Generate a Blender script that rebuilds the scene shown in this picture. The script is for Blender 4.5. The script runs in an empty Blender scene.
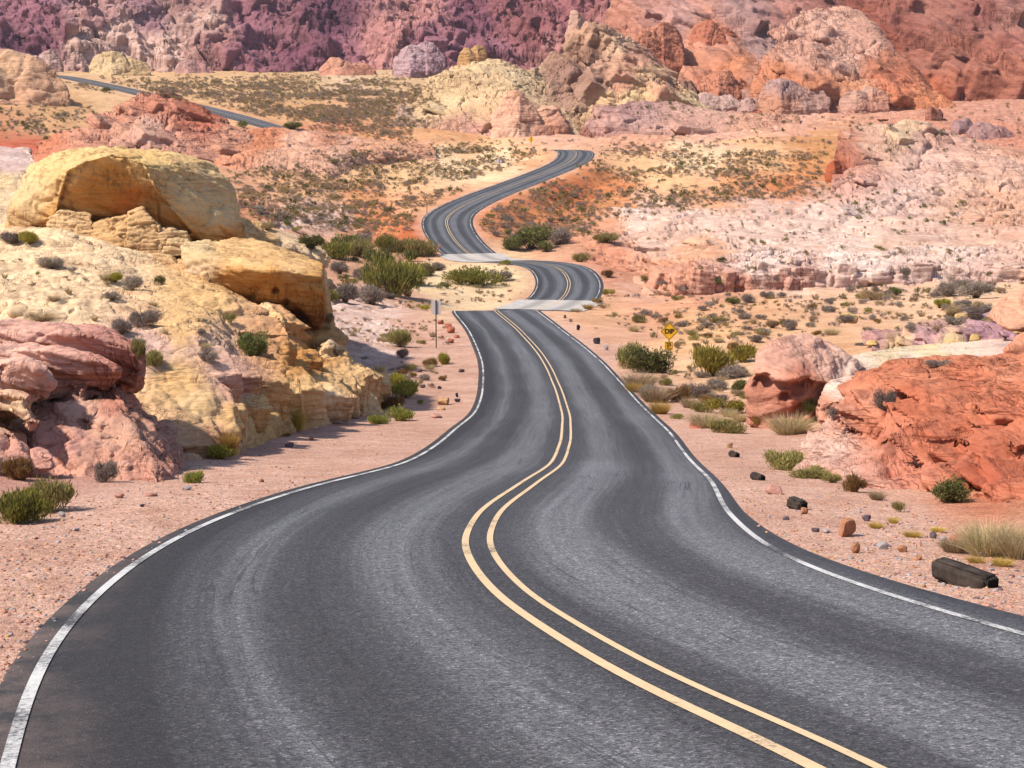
import bpy, bmesh, math, random
import numpy as np
from mathutils import Vector, Matrix

random.seed(7)
RNG = np.random.default_rng(11)
scene = bpy.context.scene
COL = scene.collection

# ------------------------------------------------------------------ camera model
F = 1600.0                                  # focal length in pixels of a 1024 px wide frame
PITCH = math.atan((384 - 150) / F)
CAM = np.array([0.0, 0.0, 2.3])
SA, CA = math.sin(PITCH), math.cos(PITCH)
FWD = np.array([0, CA, -SA]); UP = np.array([0, SA, CA]); RIGHT = np.array([1.0, 0, 0])

def W(px, py, d):
    """pixel + depth -> world point"""
    px = np.asarray(px, float); py = np.asarray(py, float); d = np.asarray(d, float)
    cx = (px - 512) / F * d; cy = (384 - py) / F * d
    return CAM + cx[..., None] * RIGHT + cy[..., None] * UP + d[..., None] * FWD

def project(P):
    Q = P - CAM
    d = np.maximum(Q @ FWD, 0.5)
    return 512 + F * (Q @ RIGHT) / d, 384 - F * (Q @ UP) / d, d

def C(h, k=0.70):
    """observed sunlit sRGB -> surface albedo (linear)"""
    v = np.array([int(h[i:i + 2], 16) / 255 for i in (0, 2, 4)])
    l = np.where(v <= 0.04045, v / 12.92, ((v + 0.055) / 1.055) ** 2.4)
    return (l * 0.94 + (l @ np.array([0.3, 0.55, 0.15])) * 0.06) * k

# ------------------------------------------------------------------ numpy noise
_G = RNG.normal(size=(256, 3)); _G /= np.linalg.norm(_G, axis=1)[:, None]
_GX, _GY, _GZ = (np.ascontiguousarray(_G[:, k], dtype=np.float32) for k in range(3))
_PERM = np.concatenate([RNG.permutation(256).astype(np.int32)] * 4)
STEP = 30000
def perlin(P, seed=0):
    P = np.asarray(P, np.float32); out = np.empty(len(P), np.float32)
    for a in range(0, len(P), STEP):
        x, y, z = P[a:a + STEP, 0], P[a:a + STEP, 1], P[a:a + STEP, 2]
        xf, yf, zf = np.floor(x), np.floor(y), np.floor(z); fx, fy, fz = x - xf, y - yf, z - zf
        ix = (xf.astype(np.int32) + seed * 37) & 255; iy = (yf.astype(np.int32) + seed * 11) & 255; iz = zf.astype(np.int32) & 255
        u, v, w = (f * f * f * (f * (f * 6 - 15) + 10) for f in (fx, fy, fz)); acc = []
        for dx in (0, 1):
            A = _PERM.take(ix + dx)
            for dy in (0, 1):
                B = _PERM.take(A + iy + dy); e = []
                for dz in (0, 1):
                    h = _PERM.take(B + iz + dz); e.append(_GX.take(h) * (fx - dx) + _GY.take(h) * (fy - dy) + _GZ.take(h) * (fz - dz))
                acc.append(e[0] + w * (e[1] - e[0]))
        a0 = acc[0] + v * (acc[1] - acc[0]); a1 = acc[2] + v * (acc[3] - acc[2]); out[a:a + STEP] = (a0 + u * (a1 - a0)) * 1.5
    return out

def fbm(P, octv=5, gain=0.5, lac=2.03, seed=0, ridged=False):
    P = np.asarray(P, np.float32); r = 0; a = 1.0; s = 0
    for o in range(octv):
        n = perlin(P, seed + o * 17)
        if ridged: n = 1 - 2 * np.abs(n)
        r = r + a * n; s += a
        a *= gain; P = P * lac + 5.3
    return r / s

_J = (RNG.random((3, 256)) * 0.7 + 0.15).astype(np.float32)
def worley(P, seed=0):
    """distance to the nearest and second nearest jittered cell point, and a number for the cell"""
    P = np.asarray(P, np.float32); f1o = np.empty(len(P), np.float32); f2o = np.empty_like(f1o); ido = np.empty(len(P), np.uint32)
    for a in range(0, len(P), STEP):
        p = P[a:a + STEP]; i0 = np.floor(p - 0.5); f = p - i0; i = i0.astype(np.int32)
        ix, iy, iz = (i[:, 0] + seed * 37) & 255, (i[:, 1] + seed * 11) & 255, i[:, 2] & 255
        f1 = np.full(len(p), 9, np.float32); f2 = f1.copy(); idn = np.zeros(len(p), np.int32)
        for dx in (0, 1):
            A = _PERM.take(ix + dx)
            for dy in (0, 1):
                B = _PERM.take(A + iy + dy)
                for dz in (0, 1):
                    h = _PERM.take(B + iz + dz)
                    d2 = (dx + _J[0].take(h) - f[:, 0]) ** 2 + (dy + _J[1].take(h) - f[:, 1]) ** 2 + (dz + _J[2].take(h) - f[:, 2]) ** 2
                    m = d2 < f1; f2 = np.where(m, f1, np.minimum(f2, d2)); idn = np.where(m, h, idn); f1 = np.where(m, d2, f1)
        f1o[a:a + STEP] = np.sqrt(f1); f2o[a:a + STEP] = np.sqrt(f2); ido[a:a + STEP] = idn
    return f1o, f2o, ido

def sstep(a, b, x):
    t = np.clip((x - a) / (b - a), 0, 1); return t * t * (3 - 2 * t)

# ------------------------------------------------------------------ object helpers
def tag(o, label=None, cat=None, group=None, kind=None):
    if label: o['label'] = label
    if cat: o['category'] = cat
    if group: o['group'] = group
    if kind: o['kind'] = kind
    return o

def empty(name, loc):
    o = bpy.data.objects.new(name, None); o.location = [float(v) for v in loc]; o.empty_display_size = 0.2
    COL.objects.link(o); return o

def raw_mesh(name, V, Fc, mat, col=None, smooth=True, uv=None):
    V = np.asarray(V, np.float32); me = bpy.data.meshes.new(name)
    if isinstance(Fc, np.ndarray):
        nf, k = Fc.shape
        me.vertices.add(len(V)); me.vertices.foreach_set('co', V.ravel())
        me.loops.add(nf * k); me.loops.foreach_set('vertex_index', Fc.astype(np.int32).ravel())
        me.polygons.add(nf); me.polygons.foreach_set('loop_start', np.arange(0, nf * k, k, dtype=np.int32))
        me.update(calc_edges=True)
    else:
        me.from_pydata([tuple(map(float, v)) for v in V], [], [tuple(map(int, f)) for f in Fc]); me.update()
    if smooth: me.polygons.foreach_set('use_smooth', np.ones(len(me.polygons), bool))
    if col is not None:
        at = me.color_attributes.new('Col', 'FLOAT_COLOR', 'POINT')
        c4 = np.ones((len(V), 4), np.float32); c4[:, :3] = col; at.data.foreach_set('color', c4.ravel())
    if uv is not None:
        at = me.attributes.new('St', 'FLOAT_VECTOR', 'POINT')
        u3 = np.zeros((len(V), 3), np.float32); u3[:, :uv.shape[1]] = uv; at.data.foreach_set('vector', u3.ravel())
    if mat is not None: me.materials.append(mat)
    return me

def mesh_obj(name, V, Fc, mat, parent=None, col=None, smooth=True, uv=None, origin=None):
    V = np.asarray(V, float)
    if origin is None:
        origin = np.array([V[:, 0].mean(), V[:, 1].mean(), V[:, 2].min()])
    me = raw_mesh(name, V - origin, Fc, mat, col, smooth, uv)
    o = bpy.data.objects.new(name, me); COL.objects.link(o)
    if parent is not None:
        o.parent = parent; origin = origin - np.array(parent.location)
    o.location = [float(v) for v in origin]
    return o

# ------------------------------------------------------------------ material helpers
class NT:
    def __init__(s, name):
        s.m = bpy.data.materials.new(name); s.m.use_nodes = True; s.t = s.m.node_tree; s.t.nodes.clear()
        s.out = s.n('ShaderNodeOutputMaterial')
    def n(s, typ, **kw):
        nd = s.t.nodes.new(typ)
        for k, v in kw.items():
            if k.startswith('i_'): nd.inputs[k[2:].replace('_', ' ')].default_value = v
            else: setattr(nd, k, v)
        return nd
    def l(s, a, b): s.t.links.new(a, b)
    def pos(s): return s.n('ShaderNodeNewGeometry').outputs['Position']
    def mapping(s, vec, scale=(1, 1, 1), rot=(0, 0, 0)):
        m = s.n('ShaderNodeMapping'); m.inputs['Scale'].default_value = scale; m.inputs['Rotation'].default_value = rot
        s.l(vec, m.inputs['Vector']); return m.outputs[0]
    def noise(s, vec, scale, detail=6, rough=0.55, dist=0.0):
        n = s.n('ShaderNodeTexNoise'); n.inputs['Scale'].default_value = scale; n.inputs['Detail'].default_value = detail
        n.inputs['Roughness'].default_value = rough; n.inputs['Distortion'].default_value = dist
        s.l(vec, n.inputs['Vector']); return n.outputs['Fac']
    def voro(s, vec, scale, feature='F1', out='Distance'):
        n = s.n('ShaderNodeTexVoronoi', feature=feature); n.inputs['Scale'].default_value = scale
        s.l(vec, n.inputs['Vector']); return n.outputs[out]
    def ramp(s, fac, stops):
        r = s.n('ShaderNodeValToRGB'); e = r.color_ramp.elements
        while len(e) < len(stops): e.new(0.5)
        for i, (p, c) in enumerate(stops):
            e[i].position = p; e[i].color = (c, c, c, 1) if isinstance(c, (int, float)) else (*c[:3], 1)
        s.l(fac, r.inputs[0]); return r.outputs[0]
    def math(s, op, a, b=None):
        m = s.n('ShaderNodeMath', operation=op)
        for i, v in enumerate((a, b)):
            if v is None: continue
            if isinstance(v, (int, float)): m.inputs[i].default_value = v
            else: s.l(v, m.inputs[i])
        return m.outputs[0]
    def mix(s, fac, a, b, blend='MIX'):
        m = s.n('ShaderNodeMix', data_type='RGBA', blend_type=blend)
        for k, v in ((0, fac), (6, a), (7, b)):
            sock = m.inputs[k]
            if isinstance(v, (int, float)): sock.default_value = float(v) if k == 0 else (v, v, v, 1)
            elif isinstance(v, (tuple, list, np.ndarray)): sock.default_value = (*[float(q) for q in v[:3]], 1)
            else: s.l(v, sock)
        return m.outputs[2]
    def attr(s, name): return s.n('ShaderNodeAttribute', attribute_name=name)
    def bump(s, h, strength=0.5, dist=0.1, prev=None):
        b = s.n('ShaderNodeBump'); b.inputs['Strength'].default_value = strength; b.inputs['Distance'].default_value = dist
        s.l(h, b.inputs['Height'])
        if prev is not None: s.l(prev, b.inputs['Normal'])
        return b.outputs[0]
    def finish(s, color, rough=0.9, normal=None, spec=0.15, metal=0.0):
        p = s.n('ShaderNodeBsdfPrincipled')
        if isinstance(color, (tuple, list, np.ndarray)): p.inputs['Base Color'].default_value = (*[float(q) for q in color[:3]], 1)
        else: s.l(color, p.inputs['Base Color'])
        if isinstance(rough, (int, float)): p.inputs['Roughness'].default_value = rough
        else: s.l(rough, p.inputs['Roughness'])
        p.inputs['Specular IOR Level'].default_value = spec; p.inputs['Metallic'].default_value = metal
        if normal is not None: s.l(normal, p.inputs['Normal'])
        s.l(p.outputs[0], s.out.inputs[0]); return s.m

def rock_material(name, unit=1.0, band=1.0,  tilt=(0.25, 0.1, 0), contrast=1.0, bump=0.6):
    """weathered sandstone; unit = metres of the main feature size"""
    t = NT(name); p = t.pos(); col = t.attr('Col').outputs['Color']
    big = t.noise(p, 0.35 / unit, 5, 0.6, 0.4)
    c = t.mix(t.ramp(big, [(0.3, 0.0), (0.72, 1.0)]), t.mix(1.0, col, (0.86, 0.80, 0.78), 'MULTIPLY'), t.mix(1.0, col, (1.1, 1.08, 1.04), 'MULTIPLY'))
    m = t.mapping(p, (0.22 / unit, 0.22 / unit, 3.2 / unit), tilt)
    st = t.noise(m, 1.0, 7, 0.65, 0.6)
    c = t.mix(t.math('MULTIPLY', t.ramp(st, [(0.40, 0.0), (0.50, 1.0), (0.56, 0.2), (0.7, 1.0)]), 0.30 * band), c, t.mix(1.0, c, (0.72, 0.58, 0.52), 'MULTIPLY'))
    fine = t.noise(p, 5.0 / unit, 8, 0.7)
    c = t.mix(t.math('MULTIPLY', t.ramp(fine, [(0.36, 1.0), (0.5, 0.0)]), 0.32 * contrast), c, t.mix(1.0, c, (0.68, 0.60, 0.57), 'MULTIPLY'))
    c = t.mix(t.math('MULTIPLY', t.ramp(fine, [(0.55, 0.0), (0.7, 1.0)]), 0.35), c, t.mix(1.0, c, (1.22, 1.2, 1.16), 'MULTIPLY'))
    v = t.voro(t.mapping(p, (0.9 / unit, 0.9 / unit, 1.5 / unit), tilt), 1.0, 'DISTANCE_TO_EDGE')
    crack = t.ramp(v, [(0.0, 0.0), (0.03, 1.0)])
    # thin bedding lines and joints, both tinted darker
    ln = t.noise(t.mapping(p, (0.35 / unit, 0.35 / unit, 7.0 / unit), tilt), 1.0, 4, 0.55, 0.8)
    lm = t.math('MULTIPLY', t.ramp(t.math('ABSOLUTE', t.math('SUBTRACT', ln, 0.5)), [(0.0, 1.0), (0.022, 0.0)]), t.ramp(t.noise(p, 0.5 / unit, 3), [(0.42, 0.0), (0.58, 0.75 * band)]))
    c = t.mix(lm, c, t.mix(1.0, c, (0.55, 0.42, 0.36), 'MULTIPLY'))
    jm = None
    for sc_, ro, wd in (((1.3, 0.16, 0.22), (0.25, 0.15, 0.6), 0.010), ((0.18, 0.9, 0.16), (-0.2, 0.3, -0.35), 0.008), ((2.6, 0.5, 0.5), (0.4, -0.2, 1.3), 0.012)):
        q = t.noise(t.mapping(p, tuple(v / unit for v in sc_), ro), 1.0, 5, 0.6, 0.5)
        l = t.math('MULTIPLY', t.ramp(t.math('ABSOLUTE', t.math('SUBTRACT', q, 0.5)), [(0.0, 1.0), (wd, 0.0)]), t.ramp(t.noise(p, 0.45 / unit, 3), [(0.46, 0.0), (0.58, 0.9)]))
        jm = l if jm is None else t.math('MAXIMUM', jm, l)
    c = t.mix(jm, c, t.mix(1.0, c, (0.5, 0.4, 0.36), 'MULTIPLY'))
    h = t.math('ADD', t.math('MULTIPLY', st, 0.5), t.math('MULTIPLY', fine, 0.55))
    h = t.math('SUBTRACT', h, t.math('ADD', t.math('MULTIPLY', lm, 0.15), t.math('MULTIPLY', jm, 0.3)))
    h = t.math('ADD', h, t.math('MULTIPLY', crack, 0.10))
    n = t.bump(h, bump, 0.10 * unit)
    n = t.bump(t.noise(p, 26 / unit, 5, 0.7), 0.3, 0.012 * unit, n)
    return t.finish(c, 0.92, n, 0.08)

def plain(name, color, rough=0.8, metal=0.0, spec=0.3, var=0.25, scale=30):
    t = NT(name); p = t.n('ShaderNodeTexCoord').outputs['Object']
    n = t.noise(p, scale, 6, 0.65)
    c = t.mix(t.ramp(n, [(0.3, 0.0), (0.7, 1.0)]), np.array(color) * (1 - var), np.array(color) * (1 + var))
    return t.finish(c, rough, t.bump(n, 0.2, 0.01), spec, metal)

def leaf_material(name, c0, c1, c2=None, trans=0.35):
    t = NT(name); g = t.n('ShaderNodeNewGeometry'); r = g.outputs['Random Per Island']
    oi = t.n('ShaderNodeObjectInfo').outputs['Random']
    cl = t.noise(t.n('ShaderNodeTexCoord').outputs['Object'], 2.4, 3)
    a = t.math('ADD', t.math('MULTIPLY', r, 0.6), t.math('MULTIPLY', cl, 0.5))
    c = t.ramp(a, [(0.15, c0), (0.55, c1), (0.95, c2 if c2 is not None else c1)])
    hs = t.n('ShaderNodeHueSaturation'); t.l(c, hs.inputs['Color'])
    t.l(t.math('ADD', t.math('MULTIPLY', oi, 0.5), 0.75), hs.inputs['Value']); t.l(t.math('ADD', t.math('MULTIPLY', oi, 0.03), 0.485), hs.inputs['Hue'])
    d = t.n('ShaderNodeBsdfDiffuse'); tr = t.n('ShaderNodeBsdfTranslucent'); mx = t.n('ShaderNodeMixShader'); mx.inputs[0].default_value = trans
    t.l(hs.outputs[0], d.inputs[0]); t.l(hs.outputs[0], tr.inputs[0]); t.l(d.outputs[0], mx.inputs[1]); t.l(tr.outputs[0], mx.inputs[2])
    t.l(mx.outputs[0], t.out.inputs[0]); return t.m
# ------------------------------------------------------------------ road centre line (pixel, pixel, depth)
ROAD_A = [(860, 768, 8.72), (750, 722, 9.85), (640, 671, 11.45), (560, 623, 13.5), (512, 593, 15.25), (484, 560, 17.8), (476, 540, 19.7), (490, 511, 23.5),
          (513, 493.5, 26.5), (536, 478, 30.5), (556, 464, 37.8), (564.5, 445, 46.5), (566.5, 432, 52), (565, 410, 69), (556, 384, 85), (542.6, 357, 101),
          (520, 331, 121), (496, 310.3, 141), (508, 315, 150), (533, 311, 160), (556, 303, 171), (567, 292, 181.5), (568, 279, 191), (557, 267.5, 200),
          (532, 262.5, 208), (503, 261, 215), (479, 259, 222), (460, 246, 231), (448, 229, 243), (448, 217, 253), (461, 207, 264), (486, 195.5, 283),
          (519, 183, 303), (551, 170.5, 322), (570, 161.5, 336), (576, 154, 348), (571, 150.3, 356), (553, 149.6, 362), (520, 151.5, 369), (480, 154, 376)]
ROAD_B = [(345, 150, 412), (300, 135.5, 419), (270, 126.5, 426), (235, 116.5, 440), (200, 107.5, 459), (160, 98, 485), (120, 88.5, 515), (90, 82, 540), (62, 76.5, 565), (30, 73, 590)]

def catmull(P, n):
    P = np.asarray(P, float); P = np.vstack([2 * P[0] - P[1], P, 2 * P[-1] - P[-2]])
    m = len(P) - 3; t = np.linspace(0, m - 1e-9, n); i = t.astype(int); f = (t - i)[:, None]
    a, b, c, d = P[i], P[i + 1], P[i + 2], P[i + 3]
    return 0.5 * (2 * b + (c - a) * f + (2 * a - 5 * b + 4 * c - d) * f * f + (3 * b - a - 3 * c + d) * f ** 3)

def centreline(pts, head=None, step=0.4):
    A = np.array(pts, float); P = W(A[:, 0], A[:, 1], A[:, 2])
    if head is not None: P = np.vstack([head, P])
    D = catmull(P, len(P) * 40)
    for _ in range(3):
        s = np.concatenate([[0], np.cumsum(np.linalg.norm(np.diff(D, axis=0), axis=1))])
        q = np.linspace(0, s[-1], int(s[-1] / step) + 1)
        D = np.stack([np.interp(q, s, D[:, k]) for k in range(3)], 1)
        k = np.array([1, 2, 3, 4, 3, 2, 1.]); k /= k.sum()
        E = np.pad(D, ((3, 3), (0, 0)), 'edge'); E[:3] = D[0] - (D[1] - D[0]) * np.arange(3, 0, -1)[:, None]; E[-3:] = D[-1] + (D[-1] - D[-2]) * np.arange(1, 4)[:, None]
        D = np.stack([np.convolve(E[:, c], k, 'valid') for c in range(3)], 1)
    return D

def plane_z(y):            # the road's plane at the photographer's feet
    return CAM[2] + (-2.23 - y * 0.129)
HEAD = np.array([[4.0, -30, plane_z(-30)], [3.55, -12, plane_z(-12)], [3.1, -3, plane_z(-3)], [2.7, 4, plane_z(4)]])
CL_A = centreline(ROAD_A, HEAD); CL_B = centreline(ROAD_B, None, 0.8)
# height along the road smoothed a little more, as a road builder would
for _cl in (CL_A, CL_B):
    for _ in range(30): _cl[1:-1, 2] = 0.25 * _cl[:-2, 2] + 0.5 * _cl[1:-1, 2] + 0.25 * _cl[2:, 2]

# ------------------------------------------------------------------ terrain control points: depth -> [(px, row)...]
RINGS = {
 9: [(-700, 752), (300, 755), (1700, 752)],
 16: [(-400, 570), (100, 582), (500, 582), (1000, 582), (1400, 570)],
 24: [(-250, 470), (0, 500), (50, 506), (200, 508), (600, 508), (900, 505), (1040, 495), (1250, 470)],
 30: [(-120, 440), (40, 476), (100, 476), (760, 478), (850, 478), (960, 470), (1100, 450)],
 45: [(-120, 395), (60, 430), (200, 437), (300, 436), (420, 443), (560, 444), (740, 441), (800, 436), (900, 425), (1040, 415), (1150, 400)],
 66: [(-100, 330), (60, 345), (200, 372), (330, 405), (370, 408), (400, 411), (560, 414), (680, 412), (760, 407), (850, 395), (1000, 385), (1100, 380)],
 84: [(-100, 280), (60, 290), (200, 330), (330, 372), (380, 380), (440, 385), (550, 385), (650, 384), (720, 381), (800, 374), (1000, 362), (1100, 358)],
 100: [(-100, 250), (60, 262), (200, 300), (300, 338), (380, 353), (440, 358), (540, 358), (620, 358), (680, 355), (760, 351), (850, 347), (1000, 338), (1100, 333)],
 123: [(-100, 230), (100, 255), (280, 308), (350, 325), (430, 331), (520, 332), (600, 334), (700, 329), (850, 323), (1000, 316), (1100, 312)],
 142: [(-100, 215), (100, 240), (250, 290), (350, 306), (420, 313), (496, 314), (560, 318), (620, 317), (720, 310), (850, 307), (1000, 301), (1100, 297)],
 170: [(-100, 195), (100, 215), (250, 262), (350, 284), (430, 296), (480, 300), (510, 302), (560, 305), (610, 303), (700, 300), (850, 296), (1000, 290), (1100, 284)],
 188: [(100, 200), (250, 250), (350, 272), (430, 284), (480, 285), (512, 287), (568, 286), (620, 289), (720, 284), (850, 280), (1000, 274), (1100, 268)],
 204: [(-100, 178), (100, 190), (250, 240), (350, 262), (420, 272), (480, 274), (512, 270), (550, 264), (620, 276), (720, 262), (850, 258), (1000, 256), (1100, 252)],
 222: [(100, 182), (250, 225), (330, 246), (400, 256), (478, 261), (530, 258), (560, 255), (650, 256), (750, 246), (900, 245), (1040, 242)],
 243: [(-100, 160), (100, 172), (200, 195), (300, 220), (380, 236), (447, 230), (490, 235), (520, 238), (600, 236), (700, 228), (900, 227), (1100, 225)],
 282: [(0, 158), (150, 170), (300, 190), (400, 203), (486, 197.5), (520, 206), (560, 208), (650, 206), (750, 205), (850, 212), (1000, 215), (1100, 215)],
 322: [(-50, 140), (100, 148), (250, 160), (350, 166), (450, 177), (551, 172), (590, 178), (640, 180), (750, 176), (850, 182), (1000, 190)],
 350: [(0, 128), (150, 137), (300, 148), (400, 154), (500, 161), (576, 155.5), (620, 158), (650, 155), (750, 153), (850, 158), (1000, 168)],
 364: [(350, 147), (440, 150), (500, 152.5), (545, 151), (580, 148), (650, 148), (750, 147)],
 378: [(440, 148), (500, 149), (560, 145.5), (650, 144), (750, 142), (850, 142)],
 410: [(-100, 98), (0, 108), (80, 112), (200, 128), (300, 140), (400, 141), (500, 141), (600, 140), (700, 137), (800, 132), (900, 132), (1040, 134)],
 440: [(0, 98), (100, 103), (235, 118), (330, 124), (400, 127), (500, 131), (600, 133), (700, 130), (850, 124), (1040, 124)],
 480: [(0, 90), (80, 91), (160, 101), (300, 107), (400, 114), (500, 122), (600, 126), (700, 122), (850, 117), (1040, 113)],
 540: [(-50, 78), (90, 84), (200, 89), (300, 91), (400, 93), (500, 100), (600, 115), (700, 112), (850, 108), (1040, 101)],
 640: [(-50, 70), (70, 73), (200, 73.5), (300, 74), (400, 74), (500, 78), (700, 103), (850, 102), (1040, 95)],
 1000: [(-50, 62), (512, 62), (1060, 80)],
}
def _uv(P):
    th = np.arctan2(P[:, 0], P[:, 1]); r = np.hypot(P[:, 0], P[:, 1])
    return np.stack([th * 7.5, np.log(np.maximum(r, 1)) * 1.6], 1), (P[:, 2] - CAM[2]) / r
_pts = [(px, py, d) for d, l in RINGS.items() for px, py in l]
_P = W(*np.array(_pts, float).T)
_sel = CL_A[(CL_A[:, 1] > 9)][::18]; _P = np.vstack([_P, _sel, CL_B[::20]])
_U, _T = _uv(_P)
def _tps(r2): return 0.5 * r2 * np.log(np.maximum(r2, 1e-12))
_n = len(_U); _K = _tps(((_U[:, None] - _U[None]) ** 2).sum(2)) + np.eye(_n) * 0.012
_A = np.zeros((_n + 3, _n + 3)); _A[:_n, :_n] = _K; _A[:_n, _n] = 1; _A[:_n, _n + 1] = _U[:, 0]; _A[:_n, _n + 2] = _U[:, 1]; _A[_n:, :_n] = _A[:_n, _n:].T
_Wt = np.linalg.solve(_A, np.concatenate([_T, np.zeros(3)]))
def terrain_t(u, v):
    u = np.clip(u, -2.9, 2.9); v = np.clip(v, 3.4, 10.9); out = np.empty(len(u))
    for a in range(0, len(u), 60000):
        q = np.stack([u[a:a + 60000], v[a:a + 60000]], 1)
        out[a:a + 60000] = _tps(((q[:, None] - _U[None]) ** 2).sum(2)) @ _Wt[:_n] + _Wt[_n] + q @ _Wt[_n + 1:]
    return out

# polar grid, dense where the photograph looks
th = np.concatenate([np.linspace(-math.pi, -0.55, 40)[:-1], np.linspace(-0.55, -0.345, 45)[:-1], np.linspace(-0.345, 0.345, 860), np.linspace(0.345, 0.55, 45)[1:], np.linspace(0.55, math.pi, 40)[1:]])
rr = np.concatenate([np.linspace(0.4, 5, 14)[:-1], np.exp(np.linspace(math.log(5), math.log(130), 560))[:-1], np.exp(np.linspace(math.log(130), math.log(700), 560))[:-1], np.exp(np.linspace(math.log(700), math.log(1500), 30))])
NTH, NR = len(th), len(rr)
TH, RR = np.meshgrid(th, rr)
TX, TY = (RR * np.sin(TH)).ravel(), (RR * np.cos(TH)).ravel()
# evaluate the smooth base on a coarser lattice, then interpolate
cu = np.linspace(-0.42, 0.42, 170); cv = np.linspace(math.log(5), math.log(3500), 420)
CU, CV = np.meshgrid(cu, cv)
_t = terrain_t(CU.ravel() * 7.5, CV.ravel() * 1.6).reshape(CU.shape)
def base_t(theta, r):
    a = (np.clip(theta, cu[0], cu[-1]) - cu[0]) / (cu[1] - cu[0]); b = (np.clip(np.log(np.maximum(r, 5)), cv[0], cv[-1]) - cv[0]) / (cv[1] - cv[0])
    i = np.minimum(a.astype(int), len(cu) - 2); j = np.minimum(b.astype(int), len(cv) - 2); fa = a - i; fb = b - j
    return (_t[j, i] * (1 - fa) + _t[j, i + 1] * fa) * (1 - fb) + (_t[j + 1, i] * (1 - fa) + _t[j + 1, i + 1] * fa) * fb
R1 = RR.ravel(); T1 = TH.ravel()
TZ = CAM[2] + base_t(T1, R1) * R1
w_near = sstep(14, 8, R1); w_side = sstep(0.45, 0.9, np.abs(T1))
pz = CAM[2] - 2.23 - 0.129 * np.clip(TY, -60, 200)
TZ = TZ * (1 - w_near) + pz * w_near
far_side = CAM[2] - 2.23 - 0.129 * np.clip(TY, -60, 60) + 6 * fbm(np.stack([TX / 60, TY / 60, 0 * TX], 1), 3) * sstep(10, 80, R1)
TZ = TZ * (1 - w_side) + far_side * w_side

def road_field(X, Y, Rg, Tg):
    """distance to the nearest centre line, its height there and signed side"""
    n = len(X); D = np.full(n, 1e9); Z = np.zeros(n); S = np.zeros(n)
    D2 = D.reshape(NR, NTH); Z2 = Z.reshape(NR, NTH); S2 = S.reshape(NR, NTH); X2 = X.reshape(NR, NTH); Y2 = Y.reshape(NR, NTH)
    for cl, stp in ((CL_A, 2), (CL_B, 2)):
        tang = np.gradient(cl, axis=0)
        for k in range(0, len(cl), stp):
            c = cl[k]; r = math.hypot(c[0], c[1]); a = math.atan2(c[0], c[1])
            i0, i1 = np.searchsorted(rr, [r - 15, r + 15])
            if r > 18:
                da = math.asin(min(1, 15 / r)); j0, j1 = np.searchsorted(th, [a - da, a + da])
            else: j0, j1 = 0, NTH
            if i1 <= i0 or j1 <= j0: continue
            sl = (slice(i0, i1), slice(j0, j1)); dx = X2[sl] - c[0]; dy = Y2[sl] - c[1]; d = np.hypot(dx, dy); m = d < D2[sl]
            tx, ty = tang[k, 0], tang[k, 1]; ln = math.hypot(tx, ty)
            al = (dx * tx + dy * ty) / ln; zz = c[2] + al * tang[k, 2] / ln; sd = (dx * ty - dy * tx) / ln
            D2[sl] = np.where(m, d, D2[sl]); Z2[sl] = np.where(m, zz, Z2[sl]); S2[sl] = np.where(m, sd, S2[sl])
    return D, Z, S
RD, RZ, RS = road_field(TX, TY, R1, T1)

# relief
P3 = np.stack([TX, TY, np.zeros_like(TX)], 1)
off = sstep(4.6, 11, RD)
_n1 = fbm(P3 / 22, 4, seed=3); _n2 = fbm(P3 / 4.5, 5, seed=9); _n3 = fbm(P3 / 0.7, 3, seed=21)
far = sstep(60, 300, R1)
TZ = TZ + off * (_n1 * (0.25 + 1.1 * far) + _n2 * (0.16 + 0.42 * far)) + sstep(4.5, 5.5, RD) * _n3 * 0.035
w_road = 1 - sstep(5.6, 12.5, RD)
TZ = TZ * (1 - w_road) + (RZ - 0.05 - 0.05 * sstep(4.7, 7, RD) + _n3 * 0.02 * sstep(4.4, 5.2, RD)) * w_road
TPX, TPY, TD = project(np.stack([TX, TY, TZ], 1))

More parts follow.
